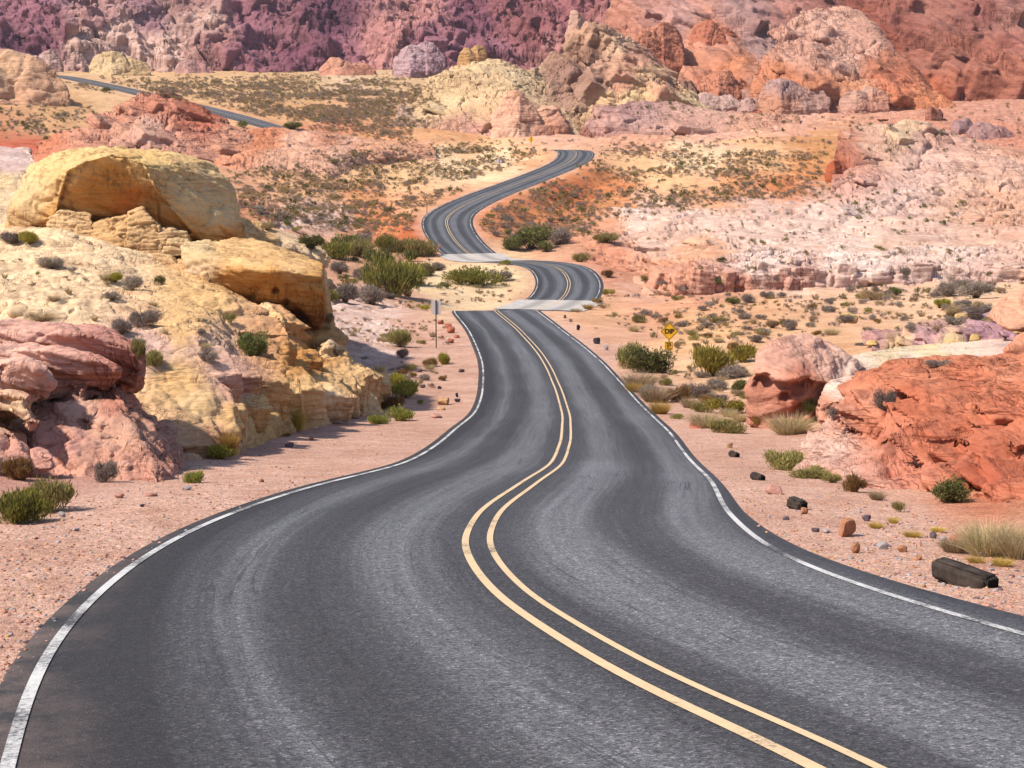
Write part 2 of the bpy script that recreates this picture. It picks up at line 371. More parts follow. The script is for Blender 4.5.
# ------------------------------------------------------------------ ground colours, anchored to places on the ground
SAND = C('edc08e'); SANDL = C('f6d9ae'); OR = C('dd8f58'); ORD = C('cf7342'); PINKG = C('dcb4a0'); WHT = C('efd6c8'); PNK = C('e3b3a0'); SAL = C('dfa184')
TANG = C('dcb083'); CREAM = C('ecd3a6'); LIL = C('cfa9a6'); REDC = C('cc6f52')
ANCH = [(-60, 560, PINKG, .5), (100, 520, PINKG, .5), (60, 480, C('d3a08f'), .5), (300, 450, PINKG, .5), (420, 400, PINKG, .5), (440, 360, PINKG, .5), (400, 420, PINKG, .5),
 (900, 545, PINKG, .5), (760, 470, PINKG, .5), (700, 430, C('d6a68c'), .5), (860, 500, C('d39a7c'), .5), (980, 520, C('d98d68'), .5), (1040, 540, C('d29777'), .5), (640, 370, SAND, .6), (720, 370, C('edc7a0'), .5),
 (700, 335, C('efc08c'), .6), (660, 310, C('e8ad86'), .6), (760, 315, C('eab98c'), .6), (850, 315, C('ebc09a'), .6), (950, 318, C('ecc6a0'), .6), (1020, 310, C('ecc6a0'), .6), (620, 340, C('dfae90'), .6), (600, 305, C('e2b28a'), .6), (820, 340, C('e9ba90'), .6),
 (390, 320, WHT, 1), (350, 330, WHT, 1), (370, 345, WHT, 1), (420, 335, C('e0b6a0'), 1), (410, 300, C('dcb096'), .7), (330, 310, WHT, 1), (430, 285, CREAM, .6), (490, 285, CREAM, .5), (515, 270, CREAM, .6), (470, 300, SANDL, .6), (510, 300, C('eecba2'), .6), (380, 265, C('cfa07e'), .6), (330, 262, C('d7a485'), .6), (300, 240, C('d9a78a'), .7),
 (290, 225, WHT, 1), (330, 215, C('e9cdbb'), 1), (260, 215, C('dea07a'), .8), (380, 220, OR, .5), (410, 235, ORD, .5), (350, 200, C('e2a06c'), .5), (420, 205, C('e8b184'), .5), (300, 185, C('eab98a'), .5), (400, 175, C('f2c894'), .4), (250, 180, C('e0ac86'), .6), (350, 165, SAND, .4), (450, 165, SANDL, .4), (500, 160, SANDL, .4), (270, 150, C('e2a382'), .8), (380, 140, C('dca070'), .5), (330, 130, C('dd9c76'), .8), (480, 150, SAND, .4), (540, 160, C('eab686'), .4),
 (500, 215, C('d98c5c'), .5), (570, 195, ORD, .4), (600, 185, OR, .4), (560, 215, OR, .5), (620, 205, C('d9955f'), .5), (540, 245, C('dca888'), .5), (590, 230, C('e0a583'), .7), (640, 165, SAND, .4), (700, 160, SANDL, .4), (760, 155, SAND, .4), (800, 165, C('d99a62'), .4), (820, 145, C('d39a64'), .4), (680, 180, SAND, .4), (740, 185, C('e3a06e'), .5), (700, 200, C('e6ab7e'), .6), (790, 185, C('dd8c58'), .5),
 (640, 215, WHT, 1), (700, 215, WHT, 1), (760, 210, C('e9ccbd'), 1), (820, 215, WHT, 1), (660, 240, C('eacbb8'), 1), (740, 235, WHT, 1), (840, 240, WHT, 1), (920, 225, C('e7c9b8'), 1), (1000, 225, C('e3bda8'), 1), (700, 250, C('e6b795'), 1), (900, 255, C('e9cab4'), .8), (1000, 255, C('e3c2ab'), .8), (620, 260, C('e3a383'), 1), (660, 275, C('dd9a76'), 1), (610, 280, C('dfa07e'), 1), (700, 285, C('e5b093'), 1), (640, 290, C('e4b69c'), .8), (800, 265, C('ead2c6'), 1),
 (560, 140, C('e4b498'), .6), (640, 138, C('e0ae92'), 1), (720, 130, C('e6b8a2'), 1), (800, 125, C('e2b199'), 1), (700, 112, C('e3b29c'), 1), (800, 112, C('e2b29c'), 1), (900, 112, C('d9a58c'), 1), (1000, 112, C('d3a08a'), 1), (1000, 135, C('d99c82'), 1), (920, 125, C('d89e84'), 1), (640, 120, C('d9a893'), 1),
 (200, 120, C('e2b283'), .4), (300, 110, C('dcae7c'), .4), (400, 110, C('c9a078'), .5), (450, 125, C('d9a070'), .5), (300, 90, C('cfae80'), .4), (400, 85, C('d8b78c'), .5), (200, 85, C('d8b384'), .4), (120, 95, C('e6bf92'), .5), (60, 110, C('d3a878'), .5), (100, 78, C('dcb98c'), .5), (480, 85, C('d9bb90'), .6), (40, 130, C('d6a87c'), .5), (30, 145, REDC, .5), (350, 72, C('e0c3a0'), .6)]
AX = np.array([(a[0], a[1]) for a in ANCH], float); AC = np.array([a[2] for a in ANCH]); AR = np.array([a[3] for a in ANCH])
def anchor_colour(px, py, AX, AC, scale=9.0, ysq=1.7):
    out = np.empty((len(px), AC.shape[1]))
    for a in range(0, len(px), 60000):
        d2 = (px[a:a + 60000, None] - AX[None, :, 0]) ** 2 + ((py[a:a + 60000, None] - AX[None, :, 1]) * ysq) ** 2
        w = 1 / (d2 + scale ** 2) ** 2.2; w /= w.sum(1)[:, None]; out[a:a + 60000] = w @ AC
    return out
warp = 9 * sstep(20, 90, R1) + 8
inview = (np.abs(T1) < 0.5) & (R1 > 5) & (R1 < 900)
TC = np.tile(PINKG, (len(TX), 1)); ROCKY = np.zeros(len(TX))
_m = np.where(inview)[0]
_q = anchor_colour(np.clip(TPX[_m] + _n1[_m] * 40 + _n2[_m] * 34 + _n3[_m] * 10, -120, 1140), np.clip(TPY[_m] + _n2[_m] * 11 + _n1[_m] * 6, 50, 640), AX, np.column_stack([AC, AR]))
TC[_m] = _q[:, :3]; ROCKY[_m] = sstep(0.62, 0.9, _q[:, 3] + 0.12 * _n2[_m])
# graded gravel verge beside the near road, narrower beside the far one
vw = np.where(R1 < 110, 9.0, 6.2)
gv = (1 - sstep(0.55, 1.0, RD / vw + 0.18 * _n2)) * np.where(R1 < 130, 0.95, 0.75)
TC = TC * (1 - gv[:, None]) + np.where((R1 < 130)[:, None], PINKG, C('d9ae98')) * gv[:, None]; ROCKY *= 1 - gv
# bare slickrock stands out of the sand in tilted ledges
bed = fbm(np.stack([TX / 30, TY / 30, TZ / 0.9 + 0.12 * TX + 0.6 * _n1], 1), 5, seed=33); crk = worley(np.stack([TX / 9 + _n2, TY / 14 + _n1, 0 * TX], 1), 5)
TZ = TZ + ROCKY * off * (1 - w_road) * (0.9 * far + 0.16) * (1.1 * bed - 1.2 * np.exp(-(crk[1] - crk[0]) / 0.05) + 0.35 * ((crk[2] & 255) / 255.0 - 0.5))
jj, ii = np.meshgrid(np.arange(NR - 1), np.arange(NTH - 1), indexing='ij')
a0 = (jj * NTH + ii).ravel()
TF = np.stack([a0, a0 + NTH, a0 + NTH + 1, a0 + 1], 1)[:, ::-1]

def ground_material():
    t = NT('desert_ground'); p = t.pos(); A = t.attr('Col'); col = A.outputs['Color']; rk = t.attr('St').outputs['Vector']
    sx = t.n('ShaderNodeSeparateXYZ'); t.l(rk, sx.inputs[0]); rocky, grav = sx.outputs[0], sx.outputs[1]
    c = t.mix(t.ramp(t.noise(p, 0.11, 6, 0.62), [(0.32, 0.0), (0.7, 1.0)]), t.mix(1.0, col, (0.86, 0.82, 0.80), 'MULTIPLY'), t.mix(1.0, col, (1.1, 1.09, 1.08), 'MULTIPLY'))
    pt = t.noise(p, 0.42, 5, 0.66)
    c = t.mix(t.math('MULTIPLY', t.ramp(pt, [(0.40, 1.0), (0.54, 0.0)]), 0.42), c, t.mix(1.0, c, (0.74, 0.60, 0.52), 'MULTIPLY'))
    c = t.mix(t.math('MULTIPLY', t.ramp(pt, [(0.55, 0.0), (0.68, 1.0)]), 0.4), c, t.mix(1.0, c, (1.14, 1.14, 1.12), 'MULTIPLY'))
    f = t.noise(p, 1.6, 8, 0.72)
    c = t.mix(t.math('MULTIPLY', t.ramp(f, [(0.34, 1.0), (0.5, 0.0)]), 0.5), c, t.mix(1.0, c, (0.66, 0.56, 0.50), 'MULTIPLY'))
    c = t.mix(t.math('MULTIPLY', t.ramp(f, [(0.54, 0.0), (0.7, 1.0)]), 0.4), c, t.mix(1.0, c, (1.2, 1.18, 1.15), 'MULTIPLY'))
    # bedding lines of the bare rock
    st = t.noise(t.mapping(p, (0.10, 0.10, 1.5), (0.1, 0.12, 0.3)), 1.0, 8, 0.68, 0.8)
    c = t.mix(t.math('MULTIPLY', t.ramp(st, [(0.40, 0.0), (0.47, 1.0), (0.53, 0.0), (0.60, 0.7), (0.66, 0.0)]), t.math('MULTIPLY', rocky, 0.6)), c, t.mix(1.0, c, (0.70, 0.55, 0.52), 'MULTIPLY'))
    # loose stones of the verge: each stone its own tint
    v = t.n('ShaderNodeTexVoronoi'); v.inputs['Scale'].default_value = 16; t.l(p, v.inputs['Vector'])
    v2 = t.n('ShaderNodeTexVoronoi'); v2.inputs['Scale'].default_value = 45; t.l(p, v2.inputs['Vector'])
    for vv, am in ((v, 0.7), (v2, 0.75)):
        s = t.n('ShaderNodeSeparateColor'); t.l(vv.outputs['Color'], s.inputs[0])
        tint = t.ramp(s.outputs[0], [(0.0, (0.55, 0.5, 0.5)), (0.35, (0.92, 0.88, 0.86)), (0.75, (1.05, 1.02, 1.0)), (1.0, (1.45, 1.42, 1.4))])
        c = t.mix(t.math('MULTIPLY', t.ramp(s.outputs[1], [(0.35, 0.25), (0.6, 1.0)]), am), c, t.mix(1.0, c, tint, 'MULTIPLY'))
    stones = t.math('ADD', t.math('MULTIPLY', v.outputs['Distance'], -0.6), t.math('MULTIPLY', v2.outputs['Distance'], -0.3))
    n = t.bump(t.math('ADD', f, t.math('MULTIPLY', st, t.math('MULTIPLY', rocky, 1.2))), 0.6, 0.25)
    n = t.bump(stones, 0.7, 0.035, n)
    return t.finish(c, 0.95, n, 0.05)
M_GROUND = ground_material()
ground = mesh_obj('ground', np.stack([TX, TY, TZ], 1), TF, M_GROUND, col=TC, uv=np.stack([ROCKY, gv], 1), origin=np.zeros(3)); tag(ground, kind='structure')

# ------------------------------------------------------------------ road
def frames(cl):
    t = np.gradient(cl, axis=0); t[:, 2] = 0; t /= np.linalg.norm(t, axis=1)[:, None]
    return np.stack([t[:, 1], -t[:, 0], 0 * t[:, 0]], 1)           # points to the right-hand side
def ribbon(name, cl, offs, lift, mat, parent=None, edge=0.0, seed=0, crown=0.0, wob=0.0, start=0):
    s = frames(cl); L = np.concatenate([[0], np.cumsum(np.linalg.norm(np.diff(cl, axis=0), axis=1))])
    V = []; ST = []; n = len(cl); k = len(offs)
    _r = np.hypot(cl[:, 0], cl[:, 1]) if cl[0, 1] < 0 else np.full(n, 200.0)      # lanes are not quite even in the near bends
    tl = np.interp(_r, [7, 10.3, 12.9, 14.9, 16.5, 19.6, 23.6, 30, 45, 60, 85, 110, 145], [4.6, 4.37, 4.24, 4.1, 3.97, 3.82, 3.62, 3.46, 3.68, 3.78, 3.88, 3.9, 3.64]) / 3.64
    tr = np.interp(_r, [7, 12.9, 15, 17, 19.5, 22, 25, 30, 40, 50, 65, 85, 100, 120, 145], [3.0, 3.16, 3.24, 3.33, 3.46, 3.51, 3.43, 3.33, 3.28, 3.34, 3.5, 3.5, 3.36, 3.22, 3.64]) / 3.64
    ext = np.interp(_r, [12, 16, 21, 30, 60, 100, 200], [0.36, 0.28, 0.16, 0.06, 0.10, 0.12, 0.30])
    rag = fbm(np.stack([L / 1.7, L * 0 + seed, L * 0], 1), 5, 0.65, seed=seed); rag2 = fbm(np.stack([L / 1.7, L * 0 + seed + 40, L * 0], 1), 5, 0.65, seed=seed + 3)
    wb = fbm(np.stack([L / 9, L * 0 + 7.3 + seed, L * 0], 1), 3) * wob
    for j, o in enumerate(offs):
        sc_ = tr if o > 0 else tl
        oo = np.where(abs(o) <= 3.55, o * sc_, np.sign(o) * (3.64 * sc_ + (abs(o) - 3.64) + (ext if o > 0 and abs(o) > 3.7 else 0))) + wb
        if j == 0: oo = oo + edge * rag
        if j == k - 1: oo = oo + edge * rag2
        z = lift - crown * np.abs(oo) - (0.09 if (edge and j in (0, k - 1)) else 0)
        V.append(cl + s * oo[:, None] + np.stack([0 * oo, 0 * oo, z + 0 * oo], 1)); ST.append(np.stack([oo, L], 1))
    for q in range(len(V)):                                             # a line painter drives through small kinks
        if abs(offs[q]) > 2.4 and n > 60:
            for _ in range(2):
                E = np.pad(V[q], ((4, 4), (0, 0)), 'edge'); sm_ = np.stack([np.convolve(E[:, a], np.ones(9) / 9, 'valid') for a in range(3)], 1); sm_[:8] = V[q][:8]; sm_[-8:] = V[q][-8:]; V[q] = sm_
    V = np.stack(V, 1).reshape(-1, 3); ST = np.stack(ST, 1).reshape(-1, 2)
    a, b = np.meshgrid(np.arange(n - 1), np.arange(k - 1), indexing='ij'); q = (a * k + b).ravel()
    return mesh_obj(name, V, np.stack([q, q + 1, q + k + 1, q + k], 1), mat, parent, uv=ST, origin=np.zeros(3))

_L = np.concatenate([[0], np.cumsum(np.linalg.norm(np.diff(CL_A, axis=0), axis=1))]); SEAM_V = float(_L[int(np.argmin(np.hypot(CL_A[:, 0] - 1.4, CL_A[:, 1] - 39)))])
def asphalt_material():
    t = NT('asphalt'); p = t.pos(); st = t.attr('St').outputs['Vector']; sx = t.n('ShaderNodeSeparateXYZ'); t.l(st, sx.inputs[0]); u, v = sx.outputs[0], sx.outputs[1]
    stretch = t.noise(t.mapping(st, (1.3, 0.05, 1)), 1.0, 6, 0.6); streak = t.noise(t.mapping(st, (9, 0.12, 1)), 1.0, 5, 0.65)
    uu = t.math('ADD', u, t.math('MULTIPLY', t.math('SUBTRACT', stretch, 0.5), 0.9))
    a = t.math('ABSOLUTE', uu)                                          # wheel tracks worn pale at 0.95 m and 2.75 m from the middle
    band = t.ramp(t.math('DIVIDE', a, 4.5), [(0.0, 0.25), (0.07, 0.35), (0.19, 0.95), (0.30, 0.85), (0.41, 0.18), (0.50, 0.32), (0.60, 0.95), (0.70, 0.7), (0.80, 0.25), (1.0, 0.1)])
    big = t.noise(p, 0.10, 5, 0.6)
    w = t.math('ADD', t.math('MULTIPLY', band, 0.55), t.math('MULTIPLY', big, 0.34)); w = t.math('ADD', w, t.math('MULTIPLY', t.math('SUBTRACT', streak, 0.25), 0.44))
    w = t.math('SUBTRACT', w, t.math('MULTIPLY', t.ramp(t.math('DIVIDE', uu, -5.0), [(0.52, 0.0), (0.70, 1.0)]), 0.34))
    c = t.ramp(w, [(0.2, (0.018, 0.0152, 0.0162)), (0.55, (0.047, 0.0437, 0.0457)), (0.95, (0.140, 0.137, 0.141))])
    g1 = t.n('ShaderNodeTexVoronoi'); g1.inputs['Scale'].default_value = 55; t.l(p, g1.inputs['Vector'])
    s = t.n('ShaderNodeSeparateColor'); t.l(g1.outputs['Color'], s.inputs[0])
    c = t.mix(0.9, c, t.mix(1.0, c, t.ramp(s.outputs[0], [(0.0, 0.25), (0.4, 0.75), (0.8, 1.15), (0.93, 1.6), (1.0, 2.6)]), 'MULTIPLY'))
    mid = t.noise(p, 9, 6, 0.75)
    c = t.mix(0.6, c, t.mix(1.0, c, t.ramp(mid, [(0.3, 0.55), (0.7, 1.5)]), 'MULTIPLY'))
    # one lane was relaid up to a cross seam
    seam = t.math('MULTIPLY', t.ramp(t.math('DIVIDE', t.math('SUBTRACT', t.math('ADD', v, t.math('MULTIPLY', mid, 0.5)), SEAM_V - 5), 10.0), [(0.0, 1.0), (0.49, 1.0), (0.51, 0.0), (1.0, 0.0)]), t.math('GREATER_THAN', u, 0.4))
    c = t.mix(t.math('MULTIPLY', seam, 0.5), c, t.mix(1.0, c, (1.3, 1.3, 1.32), 'MULTIPLY'))
    # fine longitudinal cracks, old transverse seams, dust blown in from the verge
    ck = t.noise(t.mapping(st, (2.6, 0.07, 1)), 1.0, 3, 0.5, 0.3)
    ckm = t.ramp(t.math('ABSOLUTE', t.math('SUBTRACT', ck, 0.5)), [(0.0, 1.0), (0.012, 0.0)])
    where = t.ramp(t.noise(p, 0.22, 3), [(0.46, 0.0), (0.56, 0.8)])
    c = t.mix(t.math('MULTIPLY', ckm, where), c, (0.02, 0.018, 0.02))
    dust = t.math('MULTIPLY', t.ramp(t.math('DIVIDE', t.math('ABSOLUTE', u), 5.0), [(0.74, 0.0), (0.98, 1.0)]), t.ramp(t.noise(p, 1.1, 6, 0.7), [(0.42, 0.0), (0.72, 0.75)]))
    c = t.mix(dust, c, PINKG * 0.55)
    n = t.bump(t.math('ADD', g1.outputs['Distance'], mid), 0.5, 0.012)
    return t.finish(c, t.ramp(w, [(0.2, 0.78), (0.9, 0.56)]), n, 0.42)

def paint_material(name, col, wear):
    t = NT(name); p = t.pos()
    n = t.noise(p, 26, 8, 0.8); b = t.noise(p, 0.55, 5, 0.6); k = t.math('ADD', t.math('MULTIPLY', n, 0.55), t.math('MULTIPLY', b, 0.6))
    m = t.ramp(k, [(wear - 0.06, 0.0), (wear + 0.05, 1.0)])
    pc = t.mix(t.noise(p, 6, 6, 0.7), np.array(col) * 0.72, np.array(col) * 1.15)
    c = t.mix(m, (0.05, 0.045, 0.05), pc)
    return t.finish(c, 0.7, t.bump(n, 0.4, 0.008), 0.3)
M_ASPH = asphalt_material(); M_WHITE = paint_material('white_paint', (0.50, 0.485, 0.47), 0.55); M_YELL = paint_material('yellow_paint', (0.56, 0.40, 0.235), 0.47)

def concrete_material():
    t = NT('pale_concrete'); p = t.pos(); n = t.noise(p, 0.8, 7, 0.65)
    xs = t.n('ShaderNodeSeparateXYZ'); t.l(t.attr('St').outputs['Vector'], xs.inputs[0])
    return t.finish(t.mix(t.math('MULTIPLY', t.ramp(t.math('ABSOLUTE', t.math('SUBTRACT', t.math('ABSOLUTE', xs.outputs[0]), 1.85)), [(0.0, 0.0), (0.5, 0.35), (1.0, 1.0)]), t.ramp(t.noise(p, 1.6, 6, 0.7), [(0.3, 0.55), (0.7, 1.0)])), (0.24, 0.215, 0.20), t.mix(t.ramp(n, [(0.3, 0.0), (0.7, 1.0)]), (0.34, 0.30, 0.27), (0.47, 0.43, 0.40))), 0.85, t.bump(n, 0.3, 0.03), 0.2)
M_CONC = concrete_material()
for cl, nm in ((CL_A, 'road'), (CL_B, 'road')):
    offs = [-3.98, -3.87, -3.5, -3, -2, -1, 0, 1, 2, 3, 3.5, 3.76, 3.85] if cl is CL_A else [-4.3, -4.1, -2, 0, 2, 4.1, 4.3]
    rd = ribbon(nm, cl, offs, 0.0, M_ASPH, edge=0.10 if cl is CL_A else 0.0, seed=5, crown=0.004); tag(rd, kind='structure')
    ribbon('edge_line', cl, [-3.69, -3.597], 0.008 - 0.0145, M_WHITE, rd, wob=0.025, seed=2)
    ribbon('edge_line', cl, [3.605, 3.688], 0.008 - 0.0145, M_WHITE, rd, wob=0.025, seed=3)
    ribbon('centre_line', cl, [-0.192, -0.110], 0.0065, M_YELL, rd, wob=0.03, seed=4)
    ribbon('centre_line', cl, [0.110, 0.192], 0.0065, M_YELL, rd, wob=0.03, seed=4)
def near_idx(px, py, d): return int(np.argmin(np.linalg.norm(CL_A - W(px, py, d), axis=1)))
for (a, b) in (((533, 311, 162), (558, 300.5, 174)), ((505, 261, 214.5), (471, 254.5, 226))):
    i0, i1 = near_idx(*a), near_idx(*b)
    cf = ribbon('concrete_ford', CL_A[i0:i1 + 1], [-4.7, -4.5, -2.5, 0, 2.5, 4.3, 4.5], 0.03, M_CONC, crown=0.004); tag(cf, kind='structure')
    for o in (-0.16, 0.16): ribbon('centre_line', CL_A[i0:i1 + 1], [o - 0.055, o + 0.055], 0.036, M_YELL, cf)
# ------------------------------------------------------------------ rocks
def norm_rows(v): return v / np.maximum(np.linalg.norm(v, axis=1), 1e-9)[:, None]
def rock_detail(P, N, amp=0.3, size=2.0, bed=(0.05, -0.1, 1.0), lam=0.35, samp=0.1, crack=1.2, cdep=0.12, lump=0.0, lsize=2.0, seed=0, octv=6, gain=0.44, gul=0.0, gsize=10.0):
    """metres of displacement along the normal: lumps, bedding ledges, joints, rounded blocks"""
    b = np.array(bed, float); b /= np.linalg.norm(b); e1 = np.cross(b, (0.3, 1, 0.1)); e1 /= np.linalg.norm(e1); e2 = np.cross(b, e1)
    w = fbm(P / (size * 1.6), 3, seed=seed + 50)
    d = amp * fbm(P / size, octv, gain, seed=seed)
    s = (P @ b) / lam + 1.6 * w
    lat = P / (lam * 9)
    q = np.stack([lat[:, 0], lat[:, 1], s], 1)
    lay = fbm(q, 4, 0.55, seed=seed + 7)
    d = d + samp * (np.tanh(lay * 6) * 0.75 + lay * 0.5)
    if cdep > 0:
        for sc, k in ((crack, 1.0), (crack * 0.4, 0.3)):
            wp = np.stack([fbm(P / sc, 3, seed=seed + 60), fbm(P / sc + 9.1, 3, seed=seed + 61), w], 1) * 0.45
            Q = np.stack([P @ e1 / (sc * 1.7), P @ e2 / (sc * 1.2), (P @ b) / (sc * 0.6)], 1) + wp
            f1, f2, idn = worley(Q, seed + 3)
            d = d - cdep * k * 0.9 * np.exp(-(f2 - f1) / 0.05) + cdep * k * 0.8 * ((idn & np.uint32(255)).astype(float) / 255 - 0.5)
    if lump > 0:
        for sc, k in ((lsize, 1.0), (lsize * 0.42, 0.36)):
            f1, f2, idn = worley(P / sc + 0.35 * np.stack([w, w * 0.7, -w], 1), seed + 11)
            d = d + lump * k * (0.62 - f1 * 1.05 - 0.35 * np.exp(-(f2 - f1) / 0.08))
    if gul > 0:
        d = d + gul * (fbm(np.stack([P[:, 0] / gsize + 0.25 * P[:, 2] / gsize, P[:, 1] / gsize, P[:, 2] / (gsize * 4.5)], 1), 5, 0.5, seed=seed + 31, ridged=True) - 0.2)
    return d

def colour_verts(V, anchors, scale, seed=0, warp=10.0):
    px, py, _ = project(V); A = np.array([(a[0], a[1]) for a in anchors], float); Cc = np.array([a[2] for a in anchors])
    d = np.mean(_); s = d / 40.0
    n1 = fbm(V / (2.5 * s), 4, seed=seed + 80); n2 = fbm(V / (2.5 * s) + 31, 4, seed=seed + 81)
    return anchor_colour(px + warp * 2 * n1, py + warp * 1.6 * n2, A, Cc, scale, 1.3)

def dent(V, dents):
    """hollows weathered into a face (pixel, pixel, nominal depth, radius, how deep)"""
    for (px, py, d, r, dep) in dents:
        qx, qy, qd = project(V); near = np.hypot(qx - px, qy - py) < r * F / d
        if near.sum() < 4: continue
        c = W(px, py, np.percentile(qd[near], 12)); dirv = c - CAM; dirv /= np.linalg.norm(dirv)
        q = V - c; a = q @ dirv; rad = np.linalg.norm(q - a[:, None] * dirv, axis=1) * (1 + 0.35 * perlin(V / r * 1.1, 5))
        k = np.exp(-(rad / r) ** 4) * (a < 5 * r)
        V = V + dirv * (dep * 1.4 * k)[:, None] + np.array([0, 0, 0.25]) * (dep * k)[:, None]
    return V

ROCKS = []; ANCHS = {}
def ground_z(P):
    r = np.hypot(P[:, 0], P[:, 1]); return CAM[2] + base_t(np.arctan2(P[:, 0], P[:, 1]), r) * r
def loft(name, contours, nu, nv, mat, anchors, spec, label, cat='rock', group=None, kind=None, dents=(), cscale=12, warp=10):
    rows = []
    for ci, c in enumerate(contours):
        c = np.array(c, float); q = catmull(W(c[:, 0], c[:, 1], c[:, 2]), nu)
        if ci in (0, len(contours) - 1): q[:, 2] = np.minimum(q[:, 2], ground_z(q) - 0.012 * np.hypot(q[:, 0], q[:, 1]))
        rows.append(q)
    R = np.stack(rows, 0)                                             # contour x column x 3
    L = np.concatenate([[0], np.cumsum(np.linalg.norm(np.diff(R, axis=0), axis=2).mean(1))])
    k = len(contours); tt = np.interp(np.linspace(0, L[-1], nv), L, np.arange(k)); tt = np.minimum(tt, k - 1 - 1e-6)
    E = np.concatenate([2 * R[:1] - R[1:2], R, 2 * R[-1:] - R[-2:-1]]); i = tt.astype(int); f = (tt - i)[:, None, None]
    a, b, c, d = E[i], E[i + 1], E[i + 2], E[i + 3]
    m1 = 0.35 * (c - a); m2 = 0.35 * (d - b)                            # tighter than Catmull-Rom: ledges keep their edges
    G = (2 * f ** 3 - 3 * f ** 2 + 1) * b + (f ** 3 - 2 * f ** 2 + f) * m1 + (-2 * f ** 3 + 3 * f ** 2) * c + (f ** 3 - f ** 2) * m2
    du = np.gradient(G, axis=1); dv = np.gradient(G, axis=0); N = np.cross(du, dv).reshape(-1, 3); N = norm_rows(N)
    V = G.reshape(-1, 3)
    specs = spec if isinstance(spec, list) else [spec]
    for sp in specs:
        V = V + N * rock_detail(V, N, **sp)[:, None]
        Gv = V.reshape(nv, nu, 3); N = norm_rows(np.cross(np.gradient(Gv, axis=1), np.gradient(Gv, axis=0)).reshape(-1, 3))
    V = dent(V, dents)
    jj, ii = np.meshgrid(np.arange(nv - 1), np.arange(nu - 1), indexing='ij'); q = (jj * nu + ii).ravel()
    o = mesh_obj(name, V, np.stack([q, q + 1, q + nu + 1, q + nu], 1), mat, col=colour_verts(V, anchors, cscale, specs[0].get('seed', 0), warp))
    if kind: tag(o, kind=kind)
    else: tag(o, label, cat, group)
    ROCKS.append(o); ANCHS[o.name] = anchors; return o

def hull_rock(name, hulls, voxel, mat, anchors, spec, label, cat='boulder', group=None, smooth=4, hollow=None, dents=(), cscale=12, warp=8, parent=None):
    """union of convex blocks (pixel, pixel, depth corners), voxel-fused, worn and displaced"""
    bm = bmesh.new()
    for h in hulls:
        vs = [bm.verts.new(W(*p)) for p in h]
        r = bmesh.ops.convex_hull(bm, input=vs)
        junk = list({g for g in r['geom_interior'] if isinstance(g, bmesh.types.BMVert)} | {g for g in r['geom_unused'] if isinstance(g, bmesh.types.BMVert)})
        if junk: bmesh.ops.delete(bm, geom=junk, context='VERTS')
    bmesh.ops.recalc_face_normals(bm, faces=bm.faces)
    me = bpy.data.meshes.new(name); bm.to_mesh(me); bm.free()
    o = bpy.data.objects.new(name, me); COL.objects.link(o)
    m = o.modifiers.new('r', 'REMESH'); m.mode = 'VOXEL'; m.voxel_size = voxel
    sm = o.modifiers.new('s', 'SMOOTH'); sm.iterations = smooth; sm.factor = 0.5
    ev = o.evaluated_get(bpy.context.evaluated_depsgraph_get()); e = ev.to_mesh()
    n = len(e.vertices); V = np.empty(n * 3, np.float32); e.vertices.foreach_get('co', V); V = V.reshape(-1, 3).astype(float)
    N = np.empty(n * 3, np.float32); e.vertices.foreach_get('normal', N); N = N.reshape(-1, 3).astype(float)
    fq = [tuple(p.vertices) for p in e.polygons]; ev.to_mesh_clear()
    Fq = np.array([f if len(f) == 4 else f + (f[-1],) for f in fq]) if all(len(f) == 4 for f in fq) else fq
    bpy.data.objects.remove(o); bpy.data.meshes.remove(me)
    for sp in (spec if isinstance(spec, list) else [spec]): V = V + N * rock_detail(V, N, **sp)[:, None]
    if hollow: V = recess(V, *hollow)
    V = dent(V, dents)
    o = mesh_obj(name, V, Fq, mat, col=colour_verts(V, anchors, cscale, 0, warp), parent=parent)
    if label: tag(o, label, cat, group)
    ROCKS.append(o); return o

def remesh(bm, voxel, smooth):
    bmesh.ops.recalc_face_normals(bm, faces=bm.faces)
    me = bpy.data.meshes.new('tmp'); bm.to_mesh(me); bm.free(); o = bpy.data.objects.new('tmp', me); COL.objects.link(o)
    m = o.modifiers.new('r', 'REMESH'); m.mode = 'VOXEL'; m.voxel_size = voxel
    sm = o.modifiers.new('s', 'SMOOTH'); sm.iterations = smooth; sm.factor = 0.5
    ev = o.evaluated_get(bpy.context.evaluated_depsgraph_get()); e = ev.to_mesh(); n = len(e.vertices)
    V = np.empty(n * 3, np.float32); e.vertices.foreach_get('co', V); N = np.empty(n * 3, np.float32); e.vertices.foreach_get('normal', N)
    L = np.empty(len(e.loops), np.int32); e.loops.foreach_get('vertex_index', L); Fq = L.reshape(-1, 4).copy(); ev.to_mesh_clear()
    bpy.data.objects.remove(o); bpy.data.meshes.remove(me)
    return V.reshape(-1, 3).astype(float), N.reshape(-1, 3).astype(float), Fq
def poly_mask(poly, x, y):
    r = np.zeros(len(x), bool); j = len(poly) - 1
    for i in range(len(poly)):
        (xi, yi), (xj, yj) = poly[i], poly[j]
        if yi != yj: r ^= ((yi > y) != (yj > y)) & (x < (xj - xi) * (y - yi) / (yj - yi) + xi)
        j = i
    return r
